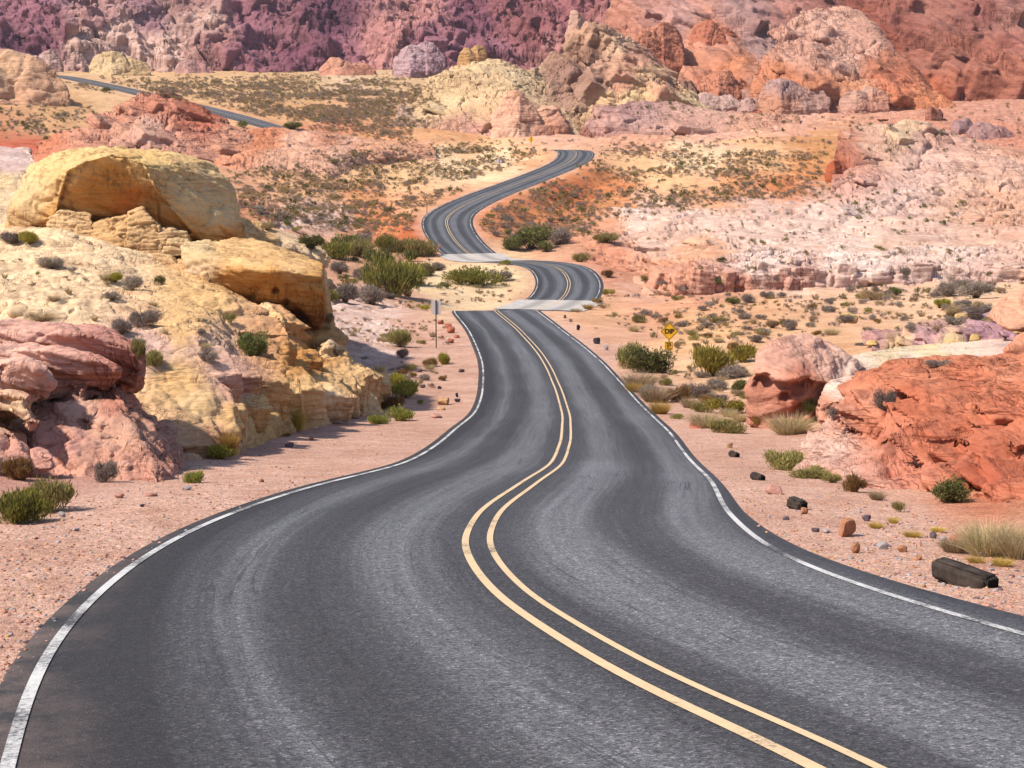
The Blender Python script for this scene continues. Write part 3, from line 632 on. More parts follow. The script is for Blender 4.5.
def add_blocks(o, poly, n, s0, s1, bed, yaw, voxel, mat, anchors, seed=0, aspect=(1.5, 1.0, 0.6), sink=0.3, cscale=10, rough=0.03, jit=0.22, smooth=2, grain=1.0, parent=None):
    """jointed blocks standing out of an outcrop, all following its bedding and joints; one part of the outcrop"""
    rng = np.random.default_rng(seed); nv = len(o.data.vertices); V = np.empty(nv * 3, np.float32); o.data.vertices.foreach_get('co', V); V = V.reshape(-1, 3) + np.array(o.location)
    N = np.empty(nv * 3, np.float32); o.data.vertices.foreach_get('normal', N); N = N.reshape(-1, 3)
    px, py, dd = project(V); idx = np.where(poly_mask(poly, px, py) & (((V - CAM) * N).sum(1) < 0))[0]; idx = rng.choice(idx, n * 2); idx = idx[[np.hypot(CL_A[:, 0] - V[i, 0], CL_A[:, 1] - V[i, 1]).min() > 7 + s1 for i in idx]][:n]
    b = np.array(bed, float); b /= np.linalg.norm(b); e1 = np.array([math.cos(yaw), math.sin(yaw), 0]); e1 -= b * (e1 @ b); e1 /= np.linalg.norm(e1); e2 = np.cross(b, e1)
    parent = parent or o; bm = bmesh.new()
    for k in idx:
        s = s0 + (s1 - s0) * rng.random() ** 2; a = rng.normal() * 0.22; f1 = e1 * math.cos(a) + e2 * math.sin(a); f2 = np.cross(b, f1)
        h = np.array(aspect) * s * 0.5 * rng.uniform(0.65, 1.25, 3); c0 = V[k] - N[k] * s * sink * 0.5
        vs = []
        for sx in (-1, 1):
            for sy in (-1, 1):
                for sz in (-1, 1):
                    q = np.array([sx, sy, sz]) * h * (1 + rng.uniform(-jit, jit, 3)) * (1 - 0.12 * (sz > 0)); vs.append(bm.verts.new(c0 + f1 * q[0] + f2 * q[1] + b * q[2]))
        bmesh.ops.convex_hull(bm, input=vs)
    Vn, Nn, Fq = remesh(bm, voxel, smooth); m = (s0 + s1) / 2
    Vn = Vn + Nn * rock_detail(Vn, Nn, amp=m * 0.10, size=m * 0.9, bed=bed, lam=m * 0.16, samp=m * rough, crack=m * 0.9, cdep=m * 0.03, seed=seed)[:, None]
    Vn = Vn + Nn * rock_detail(Vn, Nn, amp=m * 0.05 * grain, size=m * 0.3, bed=bed, lam=m * 0.07, samp=m * 0.012 * grain, crack=m * 0.35, cdep=m * 0.012 * grain, lump=m * 0.045 * (grain > 1), lsize=m * 0.5, seed=seed + 1)[:, None]
    cl = colour_verts(Vn, anchors, cscale, seed, 8); lab = np.arange(len(Vn))
    for _ in range(400):                                                # separate pieces become parts of their own
        f = lab[Fq].min(1); new = lab.copy(); np.minimum.at(new, Fq.ravel(), np.repeat(f, 4)); new = new[new]
        if (new == lab).all(): break
        lab = new
    ids, cnt = np.unique(lab, return_counts=True)
    for i, k in sorted(zip(ids, cnt), key=lambda t: -t[1]):
        if k < 60: continue
        m_ = lab == i; re = np.cumsum(m_) - 1
        ROCKS.append(mesh_obj('rock_face', Vn[m_], re[Fq[m_[Fq[:, 0]]]], mat, parent=parent, col=cl[m_]))
def recess(V, poly, depth, lean, y0, y1, soft=1.6):
    """hollow cut into a face: pushed straight in, deeper towards its foot"""
    px, py, d = project(V); best = np.full(len(V), 1e9); P = np.array(poly, float)
    for i in range(len(P)):
        A, B = P[i], P[(i + 1) % len(P)]; ab = B - A; t = np.clip(((px - A[0]) * ab[0] + (py - A[1]) * ab[1]) / (ab @ ab), 0, 1)
        best = np.minimum(best, np.hypot(px - A[0] - t * ab[0], py - A[1] - t * ab[1]))
    k = poly_mask(poly, px, py) * np.clip(best / soft, 0, 1); c = V.mean(0); front = (V - c) @ FWD < 2
    dirv = norm_rows(V - CAM); return V + dirv * (k * front * (depth + lean * np.clip((py - y0) / (y1 - y0), 0, 1)))[:, None]

M_NEAR = rock_material('near_sandstone', 1.0, 1.0, (0.25, 0.1, 0), 1.0, 0.75)
M_RED = rock_material('red_sandstone', 1.3, 2.0, (0.45, -0.25, 0.2), 1.0, 0.85)
M_SMOOTH = rock_material('smooth_sandstone', 1.6, 0.7, (0.15, -0.1, 0), 0.7, 0.6)
M_MID = rock_material('mid_sandstone', 4.0, 1.0, (0.15, 0.2, 0), 1.1, 0.8)
M_FAR = rock_material('far_sandstone', 9.0, 0.9, (0.2, -0.15, 0), 1.3, 0.9)

YEL = C('efc588'); YELD = C('dfa35a'); AMB = C('cf9240'); YCR = C('f8d9ae'); PK1 = C('d29a8c'); PK2 = C('bf8279'); PKL = C('e5bfae'); RD1 = C('d5764f'); RD2 = C('c9623f'); RDL = C('dd9470')

# --- left hillside: the pale yellow slope
O_SLOPE = loft('sandstone_slope', [
 [(-80, 452, 39), (60, 464, 37), (150, 464, 36.6), (210, 458, 37), (270, 439, 46), (330, 423, 56), (372, 414, 65), (392, 405, 71)],
 [(-80, 430, 41), (60, 430, 40), (150, 432, 39.5), (210, 425, 41), (270, 416, 48), (330, 404, 58), (370, 400, 67), (386, 398, 73)],
 [(-80, 400, 43), (60, 400, 43), (150, 395, 43), (210, 388, 45), (270, 388, 51), (330, 384, 61), (362, 386, 70), (380, 391, 75)],
 [(-80, 340, 47), (60, 345, 47), (150, 350, 47.5), (210, 352, 49), (262, 362, 56), (318, 364, 65), (352, 374, 74), (374, 387, 78)],
 [(-80, 300, 54), (60, 300, 54), (150, 306, 55), (210, 314, 56), (268, 336, 62), (315, 347, 70), (345, 364, 80), (366, 386, 84)],
 [(-80, 265, 63), (60, 264, 63), (150, 276, 64), (210, 292, 65), (270, 312, 69), (315, 330, 76), (338, 354, 87), (360, 385, 92)],
 [(-80, 240, 72), (60, 238, 72), (150, 252, 73), (210, 264, 74), (270, 280, 79), (318, 300, 86), (335, 345, 95), (355, 380, 100)],
 [(-80, 228, 84), (60, 226, 84), (150, 232, 85), (210, 226, 88), (252, 226, 91), (316, 254, 97), (334, 330, 105), (352, 365, 108)],
 [(-80, 255, 100), (60, 258, 100), (150, 285, 102), (210, 300, 104), (270, 325, 108), (318, 335, 112), (334, 345, 116), (350, 360, 118)]],
 760, 620, M_NEAR,
 [(30, 300, YCR), (100, 260, YCR), (180, 330, YEL), (60, 320, YCR), (200, 300, YEL), (150, 345, PKL), (200, 345, C('e8c2a8')), (225, 365, C('e3b9a4')), (235, 385, C('ddae98')), (180, 380, YEL), (200, 405, C('e9c893')), (170, 430, C('e2b88e')), (240, 420, YEL), (215, 440, C('dfb086')), (160, 460, C('d6a083')), (270, 400, YEL), (300, 360, YELD), (310, 390, YEL), (340, 400, YCR), (280, 430, C('e0b878')), (300, 240, YCR), (250, 230, YEL), (350, 390, YEL), (265, 350, C('dca878'))],
 [dict(amp=0.55, size=4.5, bed=(0.35, -0.3, 1), lam=0.5, samp=0.07, crack=3.4, cdep=0.16, seed=1), dict(amp=0.05, size=0.7, bed=(0.3, -0.1, 1), lam=0.16, samp=0.035, crack=0.9, cdep=0.05, seed=2)],
 'long pale yellow slickrock slope below the big domed boulder, running down to the gravel verge', 'rock slope')
AMBER_SHADE = [(100, 195, C('cf9344')), (130, 205, C('cb7e3a')), (85, 205, C('dca056')), (150, 215, C('d39c55')), (115, 175, C('cf9c56')), (70, 215, C('dba763')), (175, 228, C('d6a45e'))]  # amber deepened by the overhang's shade, painted into the hollow face
hull_rock('boulder', [[(68, 170, 73.6), (85, 161, 73.1), (112, 155, 73.1), (142, 163, 73.5), (156, 190, 73.8), (176, 214, 74.4), (191, 230, 75.2), (8, 212, 75.5), (4, 236, 76), (38, 170, 76), (52, 216, 74.2), (45, 248, 76.5), (58, 153, 80), (100, 145, 80), (126, 147, 80), (165, 155, 80.5), (192, 157, 80.5), (214, 163, 80), (229, 181, 79.6), (240, 208, 79.2), (246, 242, 79), (205, 190, 77.4), (222, 225, 77), (57, 226, 76.4), (130, 230, 77.0), (186, 238, 76.6), (20, 262, 79), (240, 262, 80), (30, 166, 92), (200, 166, 92), (20, 250, 92), (240, 240, 92)]],
 0.075, M_NEAR, [(30, 195, C('e9cb96')), (60, 160, C('e8c78a')), (100, 148, C('e8c688')), (165, 165, C('e6c68c')), (200, 190, C('e9cc98')), (225, 215, C('e9cc98')), (20, 235, C('dcb983')), (150, 160, C('e6c482')), (240, 240, YELD), (190, 205, C('e8ca94'))] + AMBER_SHADE,
 [dict(amp=0.22, size=2.6, bed=(0.45, 0.1, 1), lam=0.5, samp=0.07, crack=3.0, cdep=0.14, seed=4), dict(amp=0.06, size=0.6, bed=(0.45, 0.1, 1), lam=0.16, samp=0.035, crack=1.1, cdep=0.05, seed=5)],
 'huge yellow domed boulder with a smooth shaded amber hollow face, on top of the left slope', smooth=2, cscale=9, warp=5, hollow=([(54, 222), (60, 196), (68, 171), (86, 162), (112, 155), (143, 163), (157, 190), (177, 214), (193, 234), (130, 236), (54, 232)], 0.30, 0.35, 156, 232))
for pts, lab in (([(48, 216, 73.9), (60, 210, 73.8), (92, 214, 73.4), (95, 243, 73.2), (70, 244, 73.2), (46, 240, 73.8)], 'cracked cream block under the left end of the amber face of the dome'),
                 ([(90, 224, 73.4), (108, 218, 73.2), (130, 214, 73.1), (134, 244, 72.8), (112, 252, 72.6), (92, 244, 73)], 'middle cream block of the ledge under the amber face'),
                 ([(128, 213, 73), (142, 208, 73), (160, 226, 72.8), (164, 258, 72.4), (136, 262, 72.4), (126, 246, 72.6)], 'tall cracked cream block of the ledge under the amber face'),
                 ([(154, 232, 72.8), (170, 229, 72.8), (187, 231, 73), (191, 246, 72.8), (184, 256, 72.6), (158, 258, 72.4)], 'right-hand cream block of the ledge under the amber face'),
                 ([(98, 247, 72.2), (140, 258, 71.7), (172, 256, 71.8), (177, 268, 71.4), (170, 289, 71), (130, 281, 71), (94, 262, 72)], 'low tan block at the foot of the cream ledge under the domed boulder'),
                 ([(32, 238, 74), (40, 226, 74), (49, 238, 74), (47, 247, 74)], 'small pointed tan rock beside the green bush at the left foot of the dome')):
    hull_rock('boulder', [pts + [(p[0], p[1] - 3, p[2] + 4.5) for p in pts]], 0.05, M_NEAR, [(70, 225, C('e2c08e')), (150, 235, C('e0ba86')), (110, 235, C('dcb27c')), (130, 270, C('d6ac7a')), (60, 235, C('dcb588')), (178, 240, C('e2c190'))],
              [dict(amp=0.10, size=1.2, bed=(0.1, 0, 1), lam=0.3, samp=0.05, crack=1.1, cdep=0.16, seed=8 + int(pts[0][0])), dict(amp=0.02, size=0.35, lam=0.12, samp=0.015, crack=0.5, cdep=0.03, seed=9)], lab, smooth=2)
hull_rock('boulder', [[(180, 245, 70), (182, 273, 69.4), (193, 286, 69.2), (219, 266, 67.8), (215, 292, 69), (252, 269, 66.8), (290, 272, 66.5), (323, 276, 67), (326, 298, 67.4), (325, 320, 68.3), (316, 336, 69.2), (300, 330, 69.7), (270, 311, 69.4), (240, 302, 69.0), (228, 240, 76), (252, 237, 78), (322, 262, 76), (324, 312, 76), (200, 284, 76)]],
 0.075, M_NEAR, [(200, 255, C('e0c494')), (195, 272, C('dcc09a')), (230, 250, YEL), (250, 258, YEL), (290, 268, YEL), (235, 279, C('dba55a')), (270, 283, C('d89f52')), (308, 284, C('dba65c')), (250, 295, C('d39a4e')), (285, 302, C('cf9448')), (312, 300, C('d49e54')), (318, 325, C('b87f45'))],  # the front's deeper amber holds its shade in the colour
 [dict(amp=0.14, size=2.0, bed=(0.2, -0.05, 1), lam=0.45, samp=0.06, crack=2.4, cdep=0.12, seed=14), dict(amp=0.05, size=0.5, lam=0.16, bed=(0.2, -0.05, 1), samp=0.03, crack=0.9, cdep=0.04, seed=5)],
 'great squared yellow block with a shaded amber underside, jutting out to the right of the dome', smooth=1, dents=[(296, 324, 69.6, 0.55, 0.9), (276, 291, 67.6, 0.16, 0.35), (286, 303, 68.2, 0.14, 0.3)], cscale=9, warp=4)
for pts, lab in (([(198, 279, 68.6), (206, 273, 68.6), (214, 290, 68.2), (218, 296, 68.2), (202, 291, 68)], 'small pale wedge of rock leaning at the left foot of the squared yellow block'),
                 ([(256, 308, 66), (268, 302, 66), (284, 318, 65.4), (285, 330, 65.4), (268, 330, 65), (256, 320, 65.4)], 'rounded cream rock tucked in front of the squared yellow block'),
                 ([(352, 383, 69), (366, 377, 69.5), (376, 382, 70), (384, 400, 69.5), (380, 412, 68.4), (362, 415, 67), (345, 408, 67)], 'cream rock at the right-hand toe of the yellow slope beside the green bushes'),
                 ([(334, 388, 66), (350, 378, 66), (362, 390, 65), (364, 414, 63.5), (352, 418, 63), (336, 414, 63)], 'pale yellow rock with a tan face beside the cream toe of the slope'),
                 ([(298, 388, 60), (316, 380, 60), (334, 392, 59), (338, 420, 57.4), (318, 424, 57), (300, 420, 57.4)], 'rough yellow block at the foot of the slope above the gravel'),
                 ([(262, 402, 52), (276, 392, 53), (292, 404, 52), (292, 434, 48.6), (272, 437, 48), (258, 430, 48.4)], 'upright yellow block with straw grass at its foot by the gravel'),
                 ([(318, 352, 66), (330, 340, 67), (345, 355, 67.5), (350, 378, 68), (336, 386, 66), (322, 378, 65)], 'thin yellow fin of rock standing below the squared block')):
    hull_rock('boulder', [pts + [(p[0], p[1] - 2, p[2] + 3.0) for p in pts]], 0.055, M_NEAR, [(p[0], p[1], c) for p, c in zip(pts, (YEL, YCR, YEL, C('dcb072'), C('d8a566'), YEL, YCR))],
              [dict(amp=0.16, size=1.1, bed=(0.3, -0.1, 1), lam=0.3, samp=0.09, crack=1.1, cdep=0.14, seed=int(pts[0][0])), dict(amp=0.03, size=0.35, lam=0.12, samp=0.02, crack=0.5, cdep=0.03, seed=7)], lab, smooth=5)

# --- left foreground: pink ledges and buttress
PINKS = [(20, 340, C('e3b4a6')), (60, 350, C('dca99c')), (100, 350, C('d49a8e')), (130, 365, C('c88572')), (125, 385, C('c6826a')), (20, 375, C('dfafa1')), (80, 372, C('d9a598')), (40, 400, C('cc988a')), (15, 410, C('dcb694')), (80, 410, C('daaf9f')), (120, 430, C('d6a893')), (100, 460, C('d2a08e')), (150, 470, C('c99484')), (60, 440, C('d6a094')), (30, 460, C('d6a295')), (40, 430, C('d09889')), (110, 395, C('c98d7c'))]  # the top ledge's road end is coloured darker for its shaded side
PINKS = [(a[0], a[1], a[2] * np.array([1.08, 1.08, 1.03])) for a in PINKS]
NEARSPEC = [dict(amp=0.22, size=1.7, bed=(0.32, -0.2, 1), lam=0.30, samp=0.07, crack=1.7, cdep=0.10, seed=20), dict(amp=0.022, size=0.35, bed=(0.25, 0, 1), lam=0.09, samp=0.016, crack=0.5, cdep=0.022, seed=21)]
O_BUTT = loft('buttress', [
 [(-90, 480, 30.5), (20, 478, 30.3), (60, 482, 30), (110, 489, 29.2), (140, 493, 28.9), (168, 493, 28.8), (186, 470, 33)],
 [(-90, 455, 31.5), (20, 455, 31.3), (60, 458, 31.2), (110, 465, 30.2), (140, 470, 29.8), (163, 473, 29.6), (182, 458, 34)],
 [(-90, 430, 32.3), (25, 428, 32.3), (62, 430, 32.2), (108, 438, 31.6), (135, 446, 31), (152, 454, 30.8), (178, 446, 35)],
 [(-90, 400, 33.4), (35, 398, 33.4), (70, 395, 33.3), (100, 402, 32.9), (126, 415, 32.8), (145, 430, 33), (174, 432, 36.5)],
 [(-90, 372, 34.4), (40, 374, 34.3), (80, 372, 34.2), (110, 380, 34.4), (130, 396, 35.6), (145, 415, 35.8), (168, 426, 38)],
 [(-90, 380, 40), (40, 385, 40), (80, 388, 40), (110, 395, 40), (130, 410, 40), (145, 420, 40), (165, 432, 41)]],
 460, 380, M_NEAR, PINKS, NEARSPEC, 'sloping pink buttress with a dark hollow near its top, beside the gravel verge at left', 'rock outcrop', dents=[(100, 398, 33.6, 0.34, 0.7), (84, 432, 32.4, 0.2, 0.3), (58, 400, 34.2, 0.25, 0.4)], cscale=9, warp=7)
LEDGES = [
 ([(-60, 333, 35), (28, 331, 34.6), (78, 334, 34.4), (122, 343, 34.4), (140, 362, 34.6), (138, 386, 35), (120, 394, 35.2), (-60, 350, 35)], [(-60, 322, 38), (60, 322, 38), (112, 333, 38), (137, 350, 37.6), (138, 385, 38), (-60, 350, 38)], 'topmost pink ledge of the left outcrop with a shaded red end facing the road'),
 ([(-60, 349, 33.2), (30, 347, 33.2), (70, 352, 33), (100, 362, 33), (120, 372, 33.4), (108, 388, 33.6), (84, 374, 33.4), (-60, 368, 33.4)], [(-60, 342, 36), (80, 345, 36), (118, 362, 36), (110, 386, 36), (-60, 366, 36)], 'middle pink ledge of the left outcrop, overhanging the buttress'),
 ([(-60, 364, 31.8), (10, 362, 31.8), (38, 368, 31.8), (52, 384, 32), (38, 400, 32.2), (-60, 392, 32)], [(-60, 356, 34.5), (40, 358, 34.5), (54, 384, 34.5), (-60, 392, 34.5)], 'rounded pink ledge at the left edge above the tan slabs'),
 ([(-60, 392, 31), (8, 390, 31), (28, 396, 31), (30, 404, 31), (14, 414, 31), (-60, 414, 31)], [(-60, 388, 33.4), (32, 392, 33.4), (20, 414, 33.4), (-60, 414, 33.4)], 'thin tan slab under the rounded pink ledge at the left edge'),
 ([(8, 404, 30.6), (22, 400, 30.6), (36, 418, 30.4), (38, 432, 30.4), (22, 424, 30.4), (6, 414, 30.6)], [(10, 402, 32), (36, 416, 32), (36, 432, 32)], 'small tilted tan slab propped against the pink buttress'),
 ([(-40, 420, 30), (8, 424, 29.8), (24, 440, 29.6), (30, 462, 29.4), (10, 476, 29.2), (-40, 474, 29.4)], [(-40, 416, 32), (24, 436, 32), (28, 464, 31.4), (-40, 474, 32)], 'broken pink block behind the green bushes at the left edge'),
 ([(30, 452, 29.6), (42, 446, 29.6), (54, 456, 29.5), (52, 468, 29.3), (36, 470, 29.2)], [(32, 450, 30.4), (52, 456, 30.4), (44, 470, 30.2)], 'small rounded pink stone at the foot of the buttress by the bushes')]
for a, b, lab in LEDGES:
    hull_rock('ledge' if 'ledge' in lab or 'slab' in lab else 'boulder', [a + b], 0.035, M_NEAR, PINKS, [dict(NEARSPEC[0], amp=0.18, samp=0.08, cdep=0.12), NEARSPEC[1]], lab, 'rock ledge' if 'ledge' in lab or 'slab' in lab else 'boulder', smooth=3, cscale=9, warp=6)

def soften(L, k=0.16, g=1.0): return [(a[0], a[1], (a[2] * (1 - k) + a[2].mean() * k) * g) for a in L]
# --- right foreground: red outcrop, pink boulder, white slab
REDS = [(900, 400, C('d87a52')), (960, 380, C('db8058')), (1000, 420, C('d97c54')), (880, 430, C('d6805c')), (940, 440, C('d47852')), (980, 480, C('cc6c48')), (900, 470, C('d8866a')), (870, 470, C('dd9c84')), (830, 450, C('e6bba8')), (850, 470, C('e2ae98')), (815, 440, C('e3b6a2')), (835, 480, C('dea890')), (860, 410, C('d98c6a')), (880, 380, C('dc875e')), (930, 368, C('dd8a62')), (1000, 365, C('df8c64')), (930, 500, C('d58460')), (1010, 500, C('cd7450'))]
REDS = soften(REDS, 0.10)
O_RED = loft('red_outcrop', [
 [(790, 468, 37), (828, 492, 32.4), (880, 508, 29), (950, 522, 26), (1030, 533, 24.4), (1130, 550, 22.8)],
 [(797, 452, 38.6), (838, 472, 34.2), (885, 488, 31.2), (950, 498, 28.8), (1030, 506, 27), (1130, 512, 25.6)],
 [(808, 436, 40.4), (852, 448, 37), (895, 458, 34), (950, 470, 31), (1030, 476, 29), (1130, 480, 27.5)],
 [(824, 424, 42.6), (866, 425, 39.6), (902, 428, 36.6), (950, 440, 33.6), (1030, 446, 31.2), (1130, 446, 29.5)],
 [(838, 408, 45), (874, 402, 42), (906, 402, 40), (950, 412, 37.4), (1030, 412, 35), (1130, 408, 33)],
 [(848, 388, 48), (880, 380, 46), (920, 378, 44.4), (970, 384, 42.4), (1030, 384, 40), (1130, 378, 38)],
 [(852, 378, 51), (885, 369, 51), (930, 365, 50), (980, 363, 48.6), (1040, 360, 47), (1130, 353, 45)],
 [(860, 377, 57), (900, 367, 58), (950, 362, 58), (1000, 359, 58), (1050, 356, 57), (1130, 350, 55)],
 [(866, 400, 64), (900, 398, 66), (950, 396, 66), (1000, 392, 66), (1060, 390, 66), (1130, 388, 66)]],
 700, 620, M_RED, REDS, [dict(amp=0.34, size=2.4, bed=(0.28, -0.25, 1), lam=1.0, samp=0.13, crack=3.2, cdep=0.08, seed=40), dict(amp=0.07, size=0.5, bed=(0.3, -0.2, 1), lam=0.14, samp=0.025, crack=0.8, cdep=0.02, seed=41, lump=0.015, lsize=0.8)],
 'large orange-red sandstone outcrop with hollows, filling the right edge beside the road', 'rock outcrop', dents=[(891, 428, 37, 0.3, 0.8), (897, 441, 35.4, 0.26, 0.7), (1000, 458, 29.8, 0.42, 0.7), (880, 412, 41.5, 0.35, 0.5), (985, 392, 41.4, 0.7, 0.35), (965, 396, 40.4, 0.4, 0.25), (915, 455, 33, 0.2, 0.3), (940, 462, 31.4, 0.18, 0.25)], cscale=10, warp=8)
hull_rock('boulder', [[(985, 446, 31.2), (990, 435, 31.3), (1004, 431, 31.3), (1017, 437, 31.2), (1020, 448, 31), (1010, 452, 31), (992, 451, 31), (990, 438, 32.5), (1020, 440, 32.5), (1020, 458, 32.5), (988, 456, 32.5)]], 0.035, M_NEAR, REDS, [dict(amp=0.08, size=0.6, lam=0.14, samp=0.05, crack=1.0, cdep=0.03, seed=44)], 'rounded red nodule of rock overhanging a dark hollow on the red outcrop')
for pts, lab in (([(925, 475, 29.4), (945, 470, 29.4), (966, 476, 29), (970, 492, 28.4), (930, 494, 28.6)], 'low red block right behind the green bush on the red outcrop'), ([(985, 488, 27), (1010, 482, 27), (1050, 486, 26.6), (1060, 512, 25.6), (990, 508, 26)], 'broken red ledge at the right edge above the dry pale grass')):
    hull_rock('boulder', [pts + [(p[0], p[1] - 4, p[2] + 2) for p in pts]], 0.04, M_NEAR, REDS, [dict(amp=0.15, size=0.8, lam=0.18, samp=0.07, crack=0.9, cdep=0.08, seed=45)], lab, smooth=6)
hull_rock('boulder', [[(747, 388, 57), (748, 424, 57), (765, 430, 56.4), (812, 430, 56.4), (824, 402, 57.6), (840, 384, 59), (755, 374, 57.4), (800, 377, 56.4), (750, 380, 63), (838, 380, 65), (820, 420, 65), (750, 420, 64)],
                      [(756, 358, 57.6), (756, 377, 57), (768, 380, 56.2), (800, 379, 55.8), (838, 384, 57.6), (770, 347, 59), (790, 335, 61), (808, 332, 62), (828, 345, 62), (850, 358, 62), (866, 367, 62), (858, 374, 61), (760, 352, 65), (800, 337, 66), (862, 368, 68), (840, 384, 67)]],
 0.06, M_NEAR, [(800, 345, C('e5b6a0')), (775, 365, C('e0aa94')), (830, 365, C('e6bba6')), (850, 372, C('ecccba')), (755, 395, C('c68870')), (790, 400, C('c7836a')), (765, 415, C('c88b74')), (820, 395, C('cd947c')), (800, 378, C('cf8a70'))],  # lower face coloured dimmer, overhang shade painted into its orange
 [dict(amp=0.20, size=2.6, bed=(-0.25, -0.1, 1), lam=0.42, samp=0.09, crack=3.5, cdep=0.04, seed=50), dict(amp=0.012, size=0.35, bed=(-0.25, -0.1, 1), lam=0.12, samp=0.02, crack=0.9, cdep=0.006, seed=51)],
 'pink layered boulder with a rounded top and a vertical orange face, right of the road', smooth=4, dents=[(763, 382, 57, 0.28, 0.5), (797, 390, 56.6, 0.26, 0.4), (785, 398, 56.6, 0.18, 0.35), (800, 412, 56.6, 0.3, 0.3), (806, 382, 56.4, 0.2, 0.3)], cscale=8, warp=5)
hull_rock('boulder', [[(815, 402, 52), (817, 420, 51), (838, 427, 50.4), (868, 424, 50.6), (872, 396, 51), (860, 378, 53.6), (836, 383, 54), (820, 392, 53), (840, 380, 60), (900, 376, 60), (890, 420, 60), (830, 420, 60)]], 0.055, M_NEAR,
 [(835, 385, C('eed3c4')), (825, 405, C('d99a80')), (850, 410, C('d18a6a')), (865, 390, C('dd9f82')), (845, 395, C('e6bfac'))], [dict(amp=0.16, size=1.4, lam=0.4, samp=0.1, crack=1.4, cdep=0.1, seed=54), dict(amp=0.03, size=0.35, lam=0.1, samp=0.02, crack=0.5, cdep=0.02, seed=55)],
 'white-topped pink nose of rock between the layered boulder and the red outcrop', dents=[(833, 412, 51, 0.22, 0.5), (856, 400, 51, 0.2, 0.3)], smooth=5, cscale=8, warp=5)
O_WS = loft('white_slab', [
 [(820, 408, 56), (838, 400, 56), (900, 395, 58), (960, 390, 60), (1040, 388, 61)], [(828, 386, 58), (846, 381, 58), (900, 371, 61), (960, 364, 63), (1040, 360, 63)], [(836, 372, 67), (856, 366, 67), (900, 359, 70), (955, 353, 72), (1040, 350, 72)],
 [(846, 360, 79), (870, 354, 79), (920, 347, 83), (970, 343, 85), (1040, 341, 85)], [(850, 382, 90), (874, 373, 90), (920, 365, 92), (980, 362, 92), (1040, 360, 92)]], 380, 200, M_SMOOTH,
 [(860, 375, C('e6d0c2')), (900, 362, C('ead8c4')), (960, 352, C('e4cdb8')), (890, 355, C('e6d4ac')), (930, 346, C('e2d0a4')), (1000, 350, C('dfc4b6'))], [dict(amp=0.2, size=4, lam=0.3, samp=0.08, crack=2.5, cdep=0.07, seed=58)], 'smooth cream-white slab of rock sloping up behind the red outcrop', 'rock slab', cscale=12)
O_PUR = loft('purple_slab', [
 [(868, 356, 87), (930, 350, 88), (985, 348, 88), (1060, 350, 88)], [(872, 344, 90), (930, 338, 92), (985, 334, 92), (1060, 330, 92)], [(878, 336, 95), (940, 326, 98), (990, 318, 99), (1060, 312, 99)], [(890, 332, 102), (950, 320, 106), (1000, 310, 107), (1060, 304, 107)], [(890, 350, 112), (950, 345, 114), (1000, 340, 114), (1060, 338, 114)]],
 360, 180, M_NEAR, [(880, 340, C('c99a98')), (930, 340, C('cb9fa2')), (980, 330, C('c096a0')), (1020, 325, C('bd94a0')), (900, 345, C('d9bb8c')), (960, 343, C('dcc28e'))], [dict(amp=0.4, size=3.0, bed=(0.2, -0.35, 1), lam=0.4, samp=0.2, crack=1.6, cdep=0.2, seed=60)], 'mauve band of tilted slabs behind the cream-white slab at the right edge', 'rock slab')
for i, (px, py, w, h, d, lab) in enumerate([(848, 318, 20, 10, 100, 'squat yellow rock at the left end of the mauve slabs'), (872, 342, 12, 6, 90, 'flat yellow rock above the cream slab beside the pink boulder'), (985, 322, 14, 9, 96, 'round yellow rock on the mauve slabs, nearest the right edge'), (1004, 318, 12, 8, 98, 'small yellow rock leaning at the foot of the orange mound'), (975, 338, 11, 7, 90, 'pale yellow cobble lying in the mauve slabs'), (992, 348, 8, 6, 86, 'smallest yellow cobble on the lower edge of the mauve slabs'), (955, 343, 24, 5, 88, 'long flat yellow slab on the lower edge of the mauve rocks'), (1018, 330, 10, 8, 92, 'yellow rock under the orange mound at the right edge'), (962, 318, 20, 8, 100, 'low yellow ledge in front of the orange mound')]):
    pts = [(px - w / 2, py + h * .3, d), (px - w * .3, py - h * .4, d), (px + w * .1, py - h / 2, d), (px + w / 2, py - h * .1, d), (px + w * .45, py + h / 2, d - .3), (px - w * .4, py + h / 2, d - .3)]
    hull_rock('boulder', [pts + [(p[0], p[1], p[2] + w / F * d) for p in pts]], 0.06, M_NEAR, [(px, py, C('dfc07e')), (px + 4, py + 4, C('d2ad6e'))], [dict(amp=0.1, size=0.6, lam=0.2, samp=0.05, crack=0.6, cdep=0.04, seed=70 + i)], lab, smooth=5)
for pts, lab, c in (([(986, 318, 82), (1000, 303, 82), (1022, 290, 82), (1045, 279, 82), (1090, 268, 82), (1100, 322, 80), (1010, 330, 80)], 'orange-pink mound of rock at the right edge above the mauve slabs', C('dca78a')), ([(1000, 364, 54), (1004, 352, 54), (1015, 340, 54.4), (1030, 333, 55), (1090, 318, 55), (1090, 366, 54)], 'orange rock corner at the right edge, on top of the red outcrop', C('d99878'))):
    hull_rock('boulder', [pts + [(p[0] + 3, p[1] - 2, p[2] + 6) for p in pts]], 0.08, M_NEAR, [(pts[0][0], pts[0][1], c), (1020, pts[2][1], c * 1.08)], [dict(amp=0.25, size=2, lam=0.4, samp=0.1, crack=2, cdep=0.1, seed=90)], lab, smooth=5)

